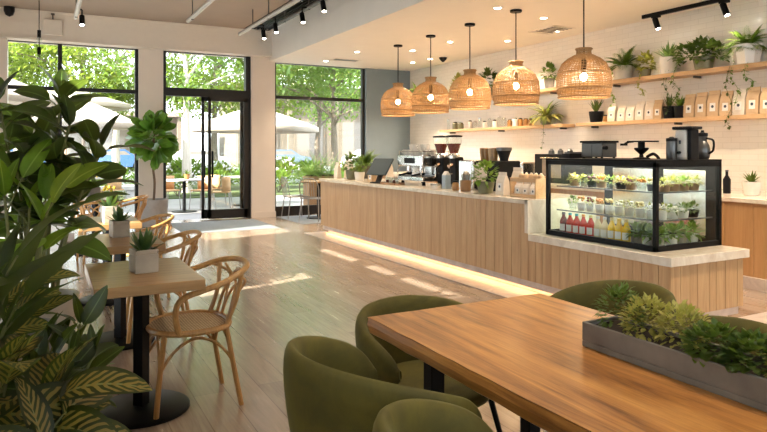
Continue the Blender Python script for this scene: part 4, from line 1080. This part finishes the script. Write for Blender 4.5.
# ------------------------------------------------------------------ wall shelves
def shelf(y0, y1, z0, z1, label):
    t = thing('wall_shelf', label, 'shelf', (7.56, (y0 + y1) / 2, z0)); h = (y1 - y0) / 2
    B(-.14, .138, -h, h, 0, z1 - z0).build('board', M['shelfoak'], t, bevel=.003)
    k = max(2, int((y1 - y0) / 1.2))
    for i in range(k):
        y = -h + .2 + (2 * h - .4) * i / (k - 1); B(.0, .138, y - .012, y + .012, -.03, 0).build('bracket', M['dsteel'], t)
shelf(2.6, 12.4, 2.40, 2.455, 'long upper oak shelf of plants running along the tiled wall')
shelf(2.6, 7.46, 1.795, 1.845, 'lower oak shelf of kraft bags at the right of the tiled wall')
shelf(7.75, 11.4, 1.795, 1.845, 'lower oak shelf of glasses further along, toward the window')
U, Lw = 2.455, 1.845
vine = lambda dx, y0, n, sw=.05: [(dx, y0, .12), (dx - .09, y0, .10), (dx - .16, y0 + sw, -.12), (dx - .155, y0 - sw, -.12 - n * .5), (dx - .16, y0, -.12 - n)]
potplant(7.56, 6.65, U, .15, .20, 'cream', 'fern', 'wide fern in a cream bowl on the upper shelf next to the fifth pendant', name='potted_fern', L=.36, lm='L_fern', seed=21, n=40, vines=(vine(.05, .12, .25),))
potplant(7.5, 6.20, U, .08, .10, 'olivep', 'bush', 'small lime-green plant on the upper shelf between the fern bowl and white pot', L=.2, lm='L_lime', seed=22, vines=(vine(.05, .0, .15),))
potplant(7.54, 5.86, U, .12, .23, 'ceramic', 'rosette', 'dark rosette succulent in a tall white pot on the upper shelf', L=.25, lm='L_succ', seed=23, n=30, vines=(vine(.06, -.05, .42),))
t = potplant(7.47, 5.28, U, .13, .16, 'olivep', 'bush', 'large dark spreading bush plant in the middle of the upper shelf', L=.2, lm='L_herb', seed=24, n=160, vines=(vine(.0, .3, .25),))
bushy(t, (-.02, .0, .17), .17, .42, .15, 300, .09, M['L_herb'], 99, 'foliage', W=.6)
potplant(7.54, 4.75, U, .17, .24, 'ceramic', 'fern', 'big bright fern in a faceted white pot on the upper shelf at the right', name='potted_fern', L=.29, lm='L_fern', seed=26, n=48, facet=True, vines=(vine(.02, .08, .38), vine(.02, -.1, .2)))
potplant(7.5, 8.14, U, .09, .17, 'concrete', 'bush', 'small plant in a dark pot on the upper shelf between the fourth and fifth pendants', L=.2, lm='L_herb', seed=27)
potplant(7.46, 9.75, U, .11, .15, 'olivep', 'bush', 'leafy plant on the upper shelf behind the gap of the third and fourth pendants', L=.28, lm='L_mid', seed=28)
potplant(7.47, 10.75, U, .10, .15, 'concrete', 'bush', 'leafy plant on the upper shelf mostly behind the third pendant', L=.28, lm='L_lime', seed=29)
potplant(7.36, 12.15, U, .12, .16, 'olivep', 'fern', 'bushy hanging fern on the far end of the upper shelf by the blue-grey wall', name='potted_fern', L=.34, lm='L_fern', seed=30, n=60)
potplant(7.54, 7.15, Lw, .11, .17, 'blackp', 'spike', 'snake plant in a black pot at the left end of the kraft bag shelf', L=.24, lm='L_mid', seed=31)
t = thing('spice_jar', 'tiny dark jar right of the snake plant on the lower shelf', 'jar', (7.5, 6.93, Lw)); MB().lathe([(.035, 0), (.037, .07), (.028, .09)], 14).build('jar_body', M['amber'], t); MB().lathe([(.03, .09), (.03, .105)], 14).build('lid', M['blackp'], t)
w6 = ('first pale bag after the tiny dark jar', 'second pale bag after the tiny dark jar', 'third pale bag after the tiny dark jar', 'pale bag third from the pair of black pots', 'pale bag second from the pair of black pots', 'brown bag touching the pair of black pots')
for k, (y, h, m_) in enumerate(((6.80, .26, 'kraftp'), (6.62, .22, 'kraftp'), (6.46, .22, 'kraftp'), (6.29, .27, 'kraftp'), (6.13, .27, 'kraftp'), (5.99, .27, 'kraft'))):
    paper_bag(7.52, y, Lw, .14, .09, h, m_, w6[k] + ' on the lower shelf', 'small coffee bags on the lower shelf')
potplant(7.52, 5.83, Lw, .085, .17, 'blackp', 'spike', 'left black pot of the succulent pair among the bags', L=.2, lm='L_mid', seed=33)
potplant(7.52, 5.66, Lw, .085, .16, 'blackp', 'rosette', 'right black pot of the succulent pair among the bags', L=.18, lm='L_fern', seed=34)
w8 = ('first', 'second', 'third', 'fourth', 'fifth', 'sixth', 'seventh', 'eighth', 'ninth')
for k, y in enumerate((5.50, 5.33, 5.16, 4.99, 4.82, 4.65, 4.48, 4.31, 4.14)):
    paper_bag(7.52, y, Lw, .155, .10, .31 + .01 * (k % 3), ('kraft', 'kraft', 'kraft', 'kraft', 'kraftp', 'kraft', 'kraft', 'kraft', 'kraft')[k], 'large coffee bag on the lower shelf, %s after the pair of black pots' % w8[k], 'large coffee bags on the lower shelf')
t = thing('hanging_vine', 'thin trailing vine hanging in front of the large coffee bags', 'vine', (7.40, 4.88, U - .04)); trail(t, [(0, 0, .03), (-.02, .04, -.2), (-.01, -.03, -.45), (-.02, .03, -.62), (0, 0, -.72)], 40, .05, M['L_mid'], 41)
t = potplant(7.52, 8.24, Lw, .10, .13, 'olivep', 'fern', 'spider plant spilling over the shelf between the fourth and fifth pendants', name='spider_plant', L=.40, lm='L_lime', seed=42, n=20)
rosette(t, .12, .42, .035, 36, M['L_mid'], (.0, 1.4), 1.6, 'strap', 43, name='blades')
trail(t, [(-.05, 0, .12), (-.19, .0, .08), (-.22, .02, -.15), (-.2, -.02, -.4)], 26, .05, M['L_mid'], 44)
def jar(y, r, h, mat, label, lid=True):
    t = thing('shelf_jar', label, 'jar', (7.52, y, Lw), 0, 'jars and glasses on the far lower shelf')
    MB().lathe([(r * .9, 0), (r, .006), (r, h * .8), (r * .7, h * .9)], 16).build('jar_body', M[mat], t)
    if lid: MB().lathe([(r * .75, h * .9), (r * .75, h), (r * .2, h + .01)], 14).build('lid', M['blackp' if mat != 'jar' else 'steel'], t)
js = [(8.62, .05, .12, 'amber'), (8.76, .05, .13, 'amber'), (8.90, .05, .14, 'amber'), (9.05, .05, .15, 'ceramic'), (9.2, .045, .13, 'amber'), (9.36, .05, .17, 'jar'), (9.5, .04, .2, 'jar'), (9.64, .045, .14, 'ceramic'), (9.8, .045, .17, 'jar'), (9.95, .05, .13, 'ceramic'), (10.1, .04, .2, 'jar'), (10.26, .05, .14, 'jar'), (10.42, .045, .16, 'ceramic'), (10.75, .06, .13, 'olivep'), (10.95, .06, .15, 'olivep'), (11.2, .03, .22, 'jar')]
cn = {'amber': 'amber', 'ceramic': 'white', 'jar': 'clear glass', 'olivep': 'olive-coloured'}
ow = ['nearest the spider plant', 'second from the spider plant', 'third from the spider plant', 'fourth from the spider plant', 'fifth from the spider plant', 'sixth from the spider plant', 'seventh from the spider plant', 'eighth from the spider plant',
      'eighth from the window', 'seventh from the window', 'sixth from the window', 'fifth from the window', 'fourth from the window', 'third from the window', 'second from the window', 'last toward the window']
for (y, r, h, m_), w in zip(js, ow): jar(y, r, h, m_, '%s jar on the far lower shelf, %s' % (cn[m_], w))

# ------------------------------------------------------------------ on the back counter
ZB = .92
t = thing('oven', 'black countertop oven on the back counter, seen through the left end of the display case', 'oven', (7.05, 7.35, ZB))
B(-.28, .28, -.33, .33, .02, .44).build('body', M['blackp'], t, bevel=.01); B(-.288, -.28, -.25, .15, .08, .36).build('door', M['bglass'], t); MB().tube([(-.32, -.25, .38), (-.32, .15, .38)], .012, 8).tube([(-.32, -.2, .38), (-.28, -.2, .38)], .008, 6).tube([(-.32, .1, .38), (-.28, .1, .38)], .008, 6).build('handle', M['steel'], t)
B(-.25, .25, -.3, .3, 0, .02).build('foot_frame', M['blackp'], t)
bw = ('nearest the toaster', 'second from the toaster', 'third from the toaster', 'third from the wall corner', 'second from the wall corner', 'furthest from the toaster')
for k in range(6):
    t = thing('dark_bowl', 'dark bowl stacked upside down on the black oven, ' + bw[k], 'bowl', (6.95 + .1 * (k % 2), 7.10 + k * .1, ZB + .44), 0, 'dark bowls on the oven')
    MB().lathe([(.048, 0), (.042, .05), (.02, .07), (.02, .08)], 16).build('bowl', M['blackp' if k % 2 else 'dsteel'], t)
potplant(6.9, 4.30, ZB, .095, .15, 'ceramic', 'rosette', 'small succulent in a white pot on the back counter at the right', L=.15, lm='L_mid', seed=51)
t = thing('syrup_bottle', 'dark bottle on the back counter right behind the display case', 'bottle', (6.95, 4.62, ZB)); MB().lathe([(.04, 0), (.042, .16), (.015, .21), (.015, .25)], 14).build('bottle_body', M['blackp'], t); MB().lathe([(.018, .25), (.018, .27)], 12).build('cap', M['dsteel'], t)
t = thing('toaster', 'steel box appliance on the back counter behind the crate of coffee bags', 'appliance', (7.0, 8.25, ZB)); B(-.2, .2, -.25, .25, .015, .3).build('body', M['steel'], t, bevel=.02); B(-.18, .18, -.22, .22, 0, .015).build('foot', M['blackp'], t); MB().tube([(-.2, -.1, .2), (-.23, -.1, .2)], .03, 12).tube([(-.2, .1, .2), (-.23, .1, .2)], .03, 12).build('knob', M['blackp'], t)
for k in range(8):
    y = 8.62 + k * .13
    t = thing('syrup_bottle', 'slim bottle in the back counter row behind the brewer, ' + ('first from the steel appliance', 'second from the steel appliance', 'third from the steel appliance', 'fourth from the steel appliance', 'fourth from the far end', 'third from the far end', 'second from the far end', 'last at the far end')[k], 'bottle', (7.1, y, ZB), 0, 'bottles on the back counter')
    MB().lathe([(.036, 0), (.038, .17), (.014, .22), (.014, .27)], 14).build('bottle_body', M[('amber', 'jar', 'juice_pale', 'ceramic')[k % 4]], t); MB().lathe([(.017, .27), (.017, .29)], 12).build('cap', M['blackp'], t)

# ------------------------------------------------------------------ bistro set by the plain window
t = thing('bistro_table', 'small round table on a black pedestal by the plain window', 'table', (5.05, 12.35, .006))
MB().lathe([(.36, .74), (.37, .75), (.37, .77)], 36).build('tabletop', M['cafe'], t)
MB().tube([(0, 0, .02), (0, 0, .74)], .035, 12).build('pedestal', M['black'], t)
MB().lathe([(.25, 0), (.25, .015), (.04, .03)], 30).build('base_plate', M['black'], t)
def wire_chair(x, y, rz, label, mat='wire', grp='wire chairs by the window', seatm=None, name='wire_chair'):
    t = thing(name, label, 'chair', (x, y, .006 if y < 13 else 0), rz, grp)
    for sx in (-1, 1):
        MB().tube([(sx * .19, .19, .45), (sx * .21, .22, 0)], .011, 6).build('leg', M[mat], t)
        MB().tube([(sx * .18, -.18, .45), (sx * .21, -.24, 0)], .011, 6).build('leg', M[mat], t)
    if seatm:
        MB().box(-.21, .21, -.2, .2, .44, .47).build('seat', M[seatm], t, bevel=.012)
        mb = MB(); rows = [[(.23 * math.sin(a), -.22 * math.cos(a) * .8 - .02, z) for a in [(-1 + 2 * j / 12) * 1.5 for j in range(13)]] for z in (.47, .6, .72, .80)]
        mb.grid(rows); mb.build('backrest', M[seatm], t, solid=.02)
    else:
        mb = MB(); mb.tube([(-.2, -.2, .45), (.2, -.2, .45), (.2, .2, .45), (-.2, .2, .45)], .011, 6, True)
        for k in range(7): mb.tube([(-.17 + k * .057, -.2, .45), (-.17 + k * .057, .2, .45)], .005, 5)
        mb.build('seat', M[mat], t)
        mb = MB(); mb.tube(spline([(-.19, -.19, .45), (-.2, -.24, .7), (-.12, -.27, .84), (.12, -.27, .84), (.2, -.24, .7), (.19, -.19, .45)], 5), .010, 6)
        for k in range(5): mb.tube([(-.1 + k * .05, -.2, .45), (-.1 + k * .05, -.268, .83)], .005, 5)
        mb.build('backrest', M[mat], t)
    return t
wire_chair(4.62, 12.55, -PI / 2, 'grey wire chair left of the small pedestal table, nearest the column')
wire_chair(4.78, 11.95, -PI / 4, 'grey wire chair before the small pedestal table, closest to the counter end')
wire_chair(5.75, 12.4, PI / 2, 'grey wire chair right of the small pedestal table, half hidden by the counter')
t = thing('floor_mat', 'dark grey entrance mat inside the glass door', 'mat', (2.95, 11.9, 0)); B(-.85, .85, -.8, .9, 0, .006).build('mat', M['mat'], t)
t = thing('floor_mat', 'grey mat under the small pedestal table by the plain window', 'mat', (5.2, 12.2, 0)); B(-.85, .95, -.75, .8, 0, .006).build('mat', M['mat'], t)
# ------------------------------------------------------------------ terrace and street
struct('ground', B(-45, 60, YW + .25, 70, -.15, -.005), M['paving'])
struct('lawn', MB().box(-30, 40, 19.2, 26, -.1, .03), plain('garden_soil', (.09, .12, .04), .9, var=.4, scale=3))
def umbrella(x, y, r, ztop, zrim, label, rz=.2):
    t = thing('patio_umbrella', label, 'umbrella', (x, y, 0), rz, 'white umbrellas on the terrace')
    mb = MB(); n = 8; k = 5
    rows = []
    for i in range(k + 1):
        f = i / k; rr = r * f; z = ztop + (zrim - ztop) * (f ** 1.15)
        ring = []
        for j in range(n * 4):
            a = 2 * PI * j / (n * 4); ph = (j % 4) / 4
            sag = (1 - .045 * math.sin(PI * ph) * f)
            ring.append((rr * sag * math.cos(a), rr * sag * math.sin(a), z + .0))
        rows.append(ring)
    rows.append([(p[0] * 1.005, p[1] * 1.005, p[2] - .13) for p in rows[-1]])
    mb.grid(rows, closed_u=True)
    mb.build('canopy', M['canvas'], t, solid=.012)
    MB().tube([(0, 0, .06), (0, 0, ztop + .08)], .03, 10).build('pole', M['terra'], t)
    mb = MB()
    for j in range(n):
        a = 2 * PI * j / n; c, s = math.cos(a), math.sin(a)
        mb.tube([(.04 * c, .04 * s, ztop - .03), (r * .98 * c, r * .98 * s, zrim - .02)], .012, 5)
        mb.tube([(.04 * c, .04 * s, zrim - .12), (r * .5 * c, r * .5 * s, ztop + (zrim - ztop) * .45 - .03)], .01, 5)
    mb.build('rib', M['terra'], t)
    MB().lathe([(.3, 0), (.3, .05), (.06, .08)], 24).build('base', M['dsteel'], t)
umbrella(.92, 18.4, 1.42, 2.72, 2.12, 'white umbrella outside the leftmost window, right of the mullion, pole in plain view')
umbrella(-1.6, 16.0, 2.1, 3.3, 2.5, 'large white umbrella nearest the leftmost window, cut off by the left column', .1)
umbrella(.6, 22.0, 1.9, 3.35, 2.85, 'white umbrella further back, its canopy peeping between the two nearer ones', .5)
umbrella(5.15, 17.2, 1.75, 2.62, 2.04, 'white umbrella behind the column right of the glass door', .3)

def patio_table(x, y, label):
    t = thing('patio_table', label, 'table', (x, y, 0), 0, 'terrace tables')
    MB().lathe([(.5, .72), (.5, .745)], 32).build('tabletop', M['greyst'], t)
    MB().tube([(0, 0, .02), (0, 0, .72)], .04, 12).build('pedestal', M['black'], t)
    MB().lathe([(.28, 0), (.28, .015), (.04, .03)], 26).build('base_plate', M['black'], t)
patio_table(2.85, 15.1, 'dark-legged terrace table directly outside the open half of the glass door')
patio_table(4.55, 16.2, 'terrace table behind the closed door leaf')
t = thing('terracotta_pot', 'small terracotta pot on the terrace table outside the open door', 'pot', (2.9, 15.05, .745)); MB().lathe([(.05, 0), (.07, .12), (.06, .12)], 16).build('pot', M['amber'], t); rosette(t, .11, .14, .04, 14, M['L_mid'], seed=4)
for x, y, a, lb in ((2.25, 15.25, -PI / 2, 'tan wicker terrace chair leftmost in the open doorway'), (2.6, 15.85, -2.6, 'tan wicker terrace chair behind the table in the open doorway'), (3.35, 15.5, 2.0, 'tan wicker terrace chair right of the table, left of the door handles'),
                    (3.62, 14.75, 1.2, 'tan wicker terrace chair just right of the door handles'), (3.9, 16.1, -PI / 2, 'tan wicker terrace chair left of the table behind the closed door leaf'), (4.6, 15.6, .1, 'tan wicker terrace chair in the middle of the closed door leaf'), (5.15, 16.3, PI / 2, 'tan wicker terrace chair partly behind the right door jamb')):
    wire_chair(x, y, a, lb, 'wire', 'wicker chairs on the terrace', 'wicker', 'wicker_chair')
patio_table(.9, 17.0, 'terrace table under the umbrella outside the leftmost window')
for x, y, a, lb in ((.35, 16.6, -.8, 'pale wicker chair left of the terrace table outside the leftmost window'), (1.45, 16.7, .9, 'pale wicker chair right of the terrace table outside the leftmost window')):
    wire_chair(x, y, a, lb, 'wire', 'wicker chairs on the terrace', 'wicker', 'wicker_chair')
t = thing('garden_bench', 'long low grey stone bench outside the leftmost window, before the hedge', 'bench', (.6, 18.9, 0)); B(-2.4, 2.0, -.25, .25, .32, .42).build('seat', M['ledge'], t, bevel=.01); MB().box(-2.1, -1.8, -.2, .2, 0, .32).box(1.4, 1.7, -.2, .2, 0, .32).box(-.3, 0, -.2, .2, 0, .32).build('support', M['ledge'], t)
t = thing('window_planter', 'tall stone planter with a bright fern outside the plain window', 'planter', (5.85, 14.2, 0))
MB().box(-.36, .36, -.2, .2, 0, .80).build('box', M['terra'], t, bevel=.01); B(-.32, .32, -.15, .15, .80, .83).build('soil', M['soil'], t)
for k in range(3): o = fern(t, .82, .68, 44, M['L_fern'], 300 + k, 'fronds'); o.location = (-.24 + .24 * k, 0, 0)

# shrubs of the hedge
def shrub_src(i, mat, flower=None):
    r = random.Random(400 + i); mb = MB()
    for k in range(420):
        a = r.uniform(0, 2 * PI); u = r.uniform(-.2, 1); s = math.sqrt(max(0, 1 - u * u)); q = r.uniform(.6, 1)
        p = V((math.cos(a) * s * .75 * q, math.sin(a) * s * .6 * q, .38 + u * .48 * q)); d = V((math.cos(a) * s + r.uniform(-.5, .5), math.sin(a) * s + r.uniform(-.5, .5), u + r.uniform(-.2, .8)))
        mb.leaf(p, d, r.uniform(.12, .24), .09, .5, n=2)
    t = thing('shrub', 'x', 'shrub', (0, 0, 0), 0, 'shrubs along the terrace')
    mb.build('foliage', M[mat], t, smooth=180)
    s = MB()
    for k in range(7): s.tube([(0, 0, -.02), (r.uniform(-.4, .4), r.uniform(-.3, .3), .55)], .015, 5)
    s.build('stems', M['bark'], t)
    if flower:
        f = MB()
        for k in range(34):
            a = r.uniform(0, 6.28); q = r.uniform(.2, 1); f.ball((math.cos(a) * .7 * q, math.sin(a) * .55 * q, .85 - .4 * q * q + r.uniform(0, .12)), .05, 6)
        f.build('flowers', M[flower], t)
    return t
M['petal'] = plain('pale_petals', (.72, .66, .70), .6)
srcs = [shrub_src(0, 'L_hedge'), shrub_src(1, 'L_fern'), shrub_src(2, 'L_tree', 'petal')]
wx = ('first', 'second', 'third', 'fourth', 'fifth', 'sixth', 'seventh', 'eighth', 'ninth', 'tenth', 'eleventh', 'twelfth', 'thirteenth', 'fourteenth', 'fifteenth', 'sixteenth')
cnt = 0
used = set()
for row, (y, x0, st, n, sc, ks) in enumerate(((20.0, -1.6, 1.05, 13, .85, (0, 1, 0)), (22.3, -1.4, 1.15, 14, 1.15, (2, 0, 2, 1)))):
    for i in range(n):
        k = ks[i % len(ks)]
        o = srcs[k] if k not in used else dup(srcs[k]); used.add(k)
        o.location = (x0 + i * st + rnd.uniform(-.15, .15), y + rnd.uniform(-.2, .2), .03); o.rotation_euler = (0, 0, rnd.uniform(0, 6)); s = sc * rnd.uniform(.85, 1.15); o.scale = (s, s, s)
        o['label'] = ('%s shrub from the left in the %s row of the hedge beyond the terrace' if k != 2 else '%s shrub from the left in the %s row of the hedge, with pale flowers') % (wx[i], ('front', 'back')[row])

# trees
def tree_src(i, mat, bark, h=8.0, spread=3.0, z0=2.6, n=5200, branch=16):
    r = random.Random(500 + i); t = thing('tree', 'x', 'tree', (0, 0, 0), 0, 'trees beyond the terrace')
    b = MB(); tr = spline([(0, 0, -.05), (.05, .04, 1.5), (-.06, 0, 3.2), (.05, .1, h * .75)], 5)
    b.tube(tr, [.19 - .15 * k / (len(tr) - 1) for k in range(len(tr))], 9)
    tips = []
    for k in range(branch):
        zb = r.uniform(z0 * .75, h * .7); a = k * 2.4; L = spread * r.uniform(.5, 1)
        p0 = min(tr, key=lambda p: abs(p.z - zb)); p2 = p0 + V((math.cos(a) * L, math.sin(a) * L, r.uniform(.3, 1.6)))
        p1 = (p0 + p2) / 2 + V((0, 0, .3)); sp = spline([p0, p1, p2], 5)
        b.tube(sp, [.055 * (1 - .8 * q / (len(sp) - 1)) for q in range(len(sp))], 5)
        tips += [p1, p2, (p1 + p2) / 2, p2 + V((r.uniform(-.6, .6), r.uniform(-.6, .6), .3))]
    for k in range(8): tips.append(V((r.uniform(-1, 1), r.uniform(-1, 1), h * r.uniform(.75, 1))))
    b.build('trunk', M[bark], t)
    f = MB()
    for k in range(n):
        c = r.choice(tips); q = V((r.gauss(0, 1), r.gauss(0, 1), r.gauss(0, .8))) * .42
        f.leaf(c + q, (r.uniform(-1, 1), r.uniform(-1, 1), r.uniform(-.9, .6)), r.uniform(.16, .28), r.uniform(.09, .15), .4, n=2)
    f.build('crown', M[mat], t, smooth=180)
    return t
ts = [tree_src(0, 'L_tree', 'bark', 8.5, 3.2, 3.4, 8500), tree_src(1, 'L_treeb', 'barkp', 7.5, 2.6, 3.2, 3200, 13), tree_src(2, 'L_treeb', 'bark', 9.0, 3.0, 3.0, 8500)]
used = set()
for k, x, y, s, a, lb in ((0, 1.3, 25.5, 1.0, 0, 'yellow-green leafy tree with brown trunk seen through the leftmost window'), (0, -2.6, 27.0, 1.1, 2, 'yellow-green tree at the left edge of the leftmost window, behind the column'),
                       (1, 4.15, 21.5, 1.0, 1, 'tree with pale mottled trunk seen through the open half of the door'), (0, 6.2, 26.5, 1.05, 4, 'leafy tree with brown trunk behind the closed door leaf'),
                       (2, 10.6, 24.2, 1.0, .5, 'tree with thick grey trunk right of centre in the plain window'), (0, 8.6, 30.0, 1.0, 5, 'yellow-green tree further back on the left of the plain window'),
                       (1, 3.2, 34.0, 1.2, 3, 'hazy tree standing before the far building between the columns'), (2, 13.5, 33.0, 1.15, 2.2, 'cool green tree in the right part of the plain window, further back'), (1, -1.0, 34.0, 1.2, 2.8, 'hazy tree before the far building behind the leftmost umbrella')):
    o = ts[k] if k not in used else dup(ts[k]); used.add(k)
    o.location = (x, y, 0); o.rotation_euler = (0, 0, a); o.scale = (s, s, s); o['label'] = lb

# building across the street
def building(x0, x1, y, h, label, nwin, roof):
    t = thing('street_building', label, 'building', ((x0 + x1) / 2, y, 0)); w = (x1 - x0) / 2
    B(-w, w, 0, 6, 0, h).build('wall', M['bwall'], t)
    MB().box(-w - .4, w + .4, -1.2, 6.4, h, h + .35).build('roof', M[roof], t)
    mb = MB()
    st = 2 * w / nwin
    for i in range(nwin):
        x = -w + st * (i + .5)
        f = MB(); f.box(x - st * .33, x + st * .33, -.06, 0, .25, h * .62).build('window', M['bwall'], t)
        B(x - st * .28, x + st * .28, -.075, -.055, .35, h * .6).build('pane', M['bglass'], bpy.data.objects[t.children[-1].name])
    for i in range(nwin + 1):
        MB().box(-w + st * i - .16, -w + st * i + .16, -1.0, -.7, 0, h).build('post', M['bwall'], t)
building(-14, 10, 56, 4.2, 'low pale building with dark windows across the street, behind umbrellas and door', 7, 'broof')
building(14, 44, 52, 6.5, 'pale taller building across the street, seen through the plain window', 7, 'bwall')

# parked cars
def car(x, y, rz, paint, label):
    t = thing('car', label, 'car', (x, y, 0), rz, 'parked cars across the street')
    prof = [(-2.1, .35), (-2.15, .75), (-1.9, .92), (-1.35, .98), (-.85, 1.38), (.5, 1.42), (1.15, .98), (1.95, .85), (2.12, .6), (2.1, .35)]
    mb = MB(); rows = [[(x_, y_ * (.86 if z_ > 1.1 else 1), z_) for x_, z_ in prof] for y_ in (-.85, .85)]
    ids = mb.grid(rows, closed_u=True); mb.face(ids[0]); mb.face(ids[1][::-1])
    mb.build('body', paint, t, bevel=.05)
    g = MB(); 
    for s in (-1, 1): g.prism([(-1.15, 1.02), (-.8, 1.32), (.45, 1.36), (.95, 1.02)], s * .80 - .015, s * .80 + .015)
    o = g.build('windows', M['bglass'], t); o.matrix_local = Matrix.Rotation(PI / 2, 4, 'X')
    for wx_ in (-1.3, 1.3):
        for s in (-.82, .82):
            w = MB(); w.tube([(wx_, s - .1, .33), (wx_, s + .1, .33)], .33, 18); w.build('wheel', M['blackp'], t)
paints = [plain('blue_car_paint', (.05, .12, .28), .25), plain('white_car_paint', (.6, .6, .6), .25), plain('slate_car_paint', (.12, .16, .2), .25)]
for x, y, p, lb in ((-1.8, 46.5, 0, 'blue car parked across the street, leftmost in the first window'), (4.2, 46.3, 0, 'blue car parked across the street, right part of the first window'), (9.6, 46.6, 1, 'white car parked across the street behind the door opening'),
                    (15.5, 45.2, 2, 'slate car parked across the street behind the right column'), (22.4, 44.0, 1, 'white car parked across the street in the plain window')):
    car(x, y, .1, paints[p], lb)

# ------------------------------------------------------------------ light and camera
w = bpy.data.worlds.new('sky'); SC.world = w; w.use_nodes = True
bg = w.node_tree.nodes['Background']; bg.inputs[0].default_value = (.86, .93, 1, 1); bg.inputs[1].default_value = 3.0
s = bpy.data.lights.new('sun', 'SUN'); s.energy = 15; s.angle = math.radians(.5); s.color = (1, .93, .80)
so = bpy.data.objects.new('sun', s); COL.objects.link(so)
el = math.radians(28)
so.rotation_euler = V((.963 * math.cos(el), .27 * math.cos(el), -math.sin(el))).to_track_quat('-Z', 'Y').to_euler()
so.location = (-20, 5, 12)
cd = bpy.data.cameras.new('camera'); cd.sensor_width = 36; cd.lens = 637 / 767 * 36; cd.shift_y = -66 / 767; cd.clip_end = 300; cd.clip_start = .05
co = bpy.data.objects.new('camera', cd); COL.objects.link(co); co.location = (0, 0, 1.42); co.rotation_euler = (PI / 2, 0, -math.radians(28.06))
SC.camera = co
SC.view_settings.view_transform = 'Standard'; SC.view_settings.look = 'None'; SC.view_settings.exposure = 1.0; SC.view_settings.gamma = 1; SC.view_settings.use_curve_mapping = False
SC.cycles.use_denoising = True
SC.cycles.max_bounces = 8; SC.cycles.transparent_max_bounces = 24; SC.cycles.diffuse_bounces = 4; SC.cycles.glossy_bounces = 4
SC.cycles.sample_clamp_indirect = 6; SC.cycles.caustics_reflective = False; SC.cycles.caustics_refractive = False
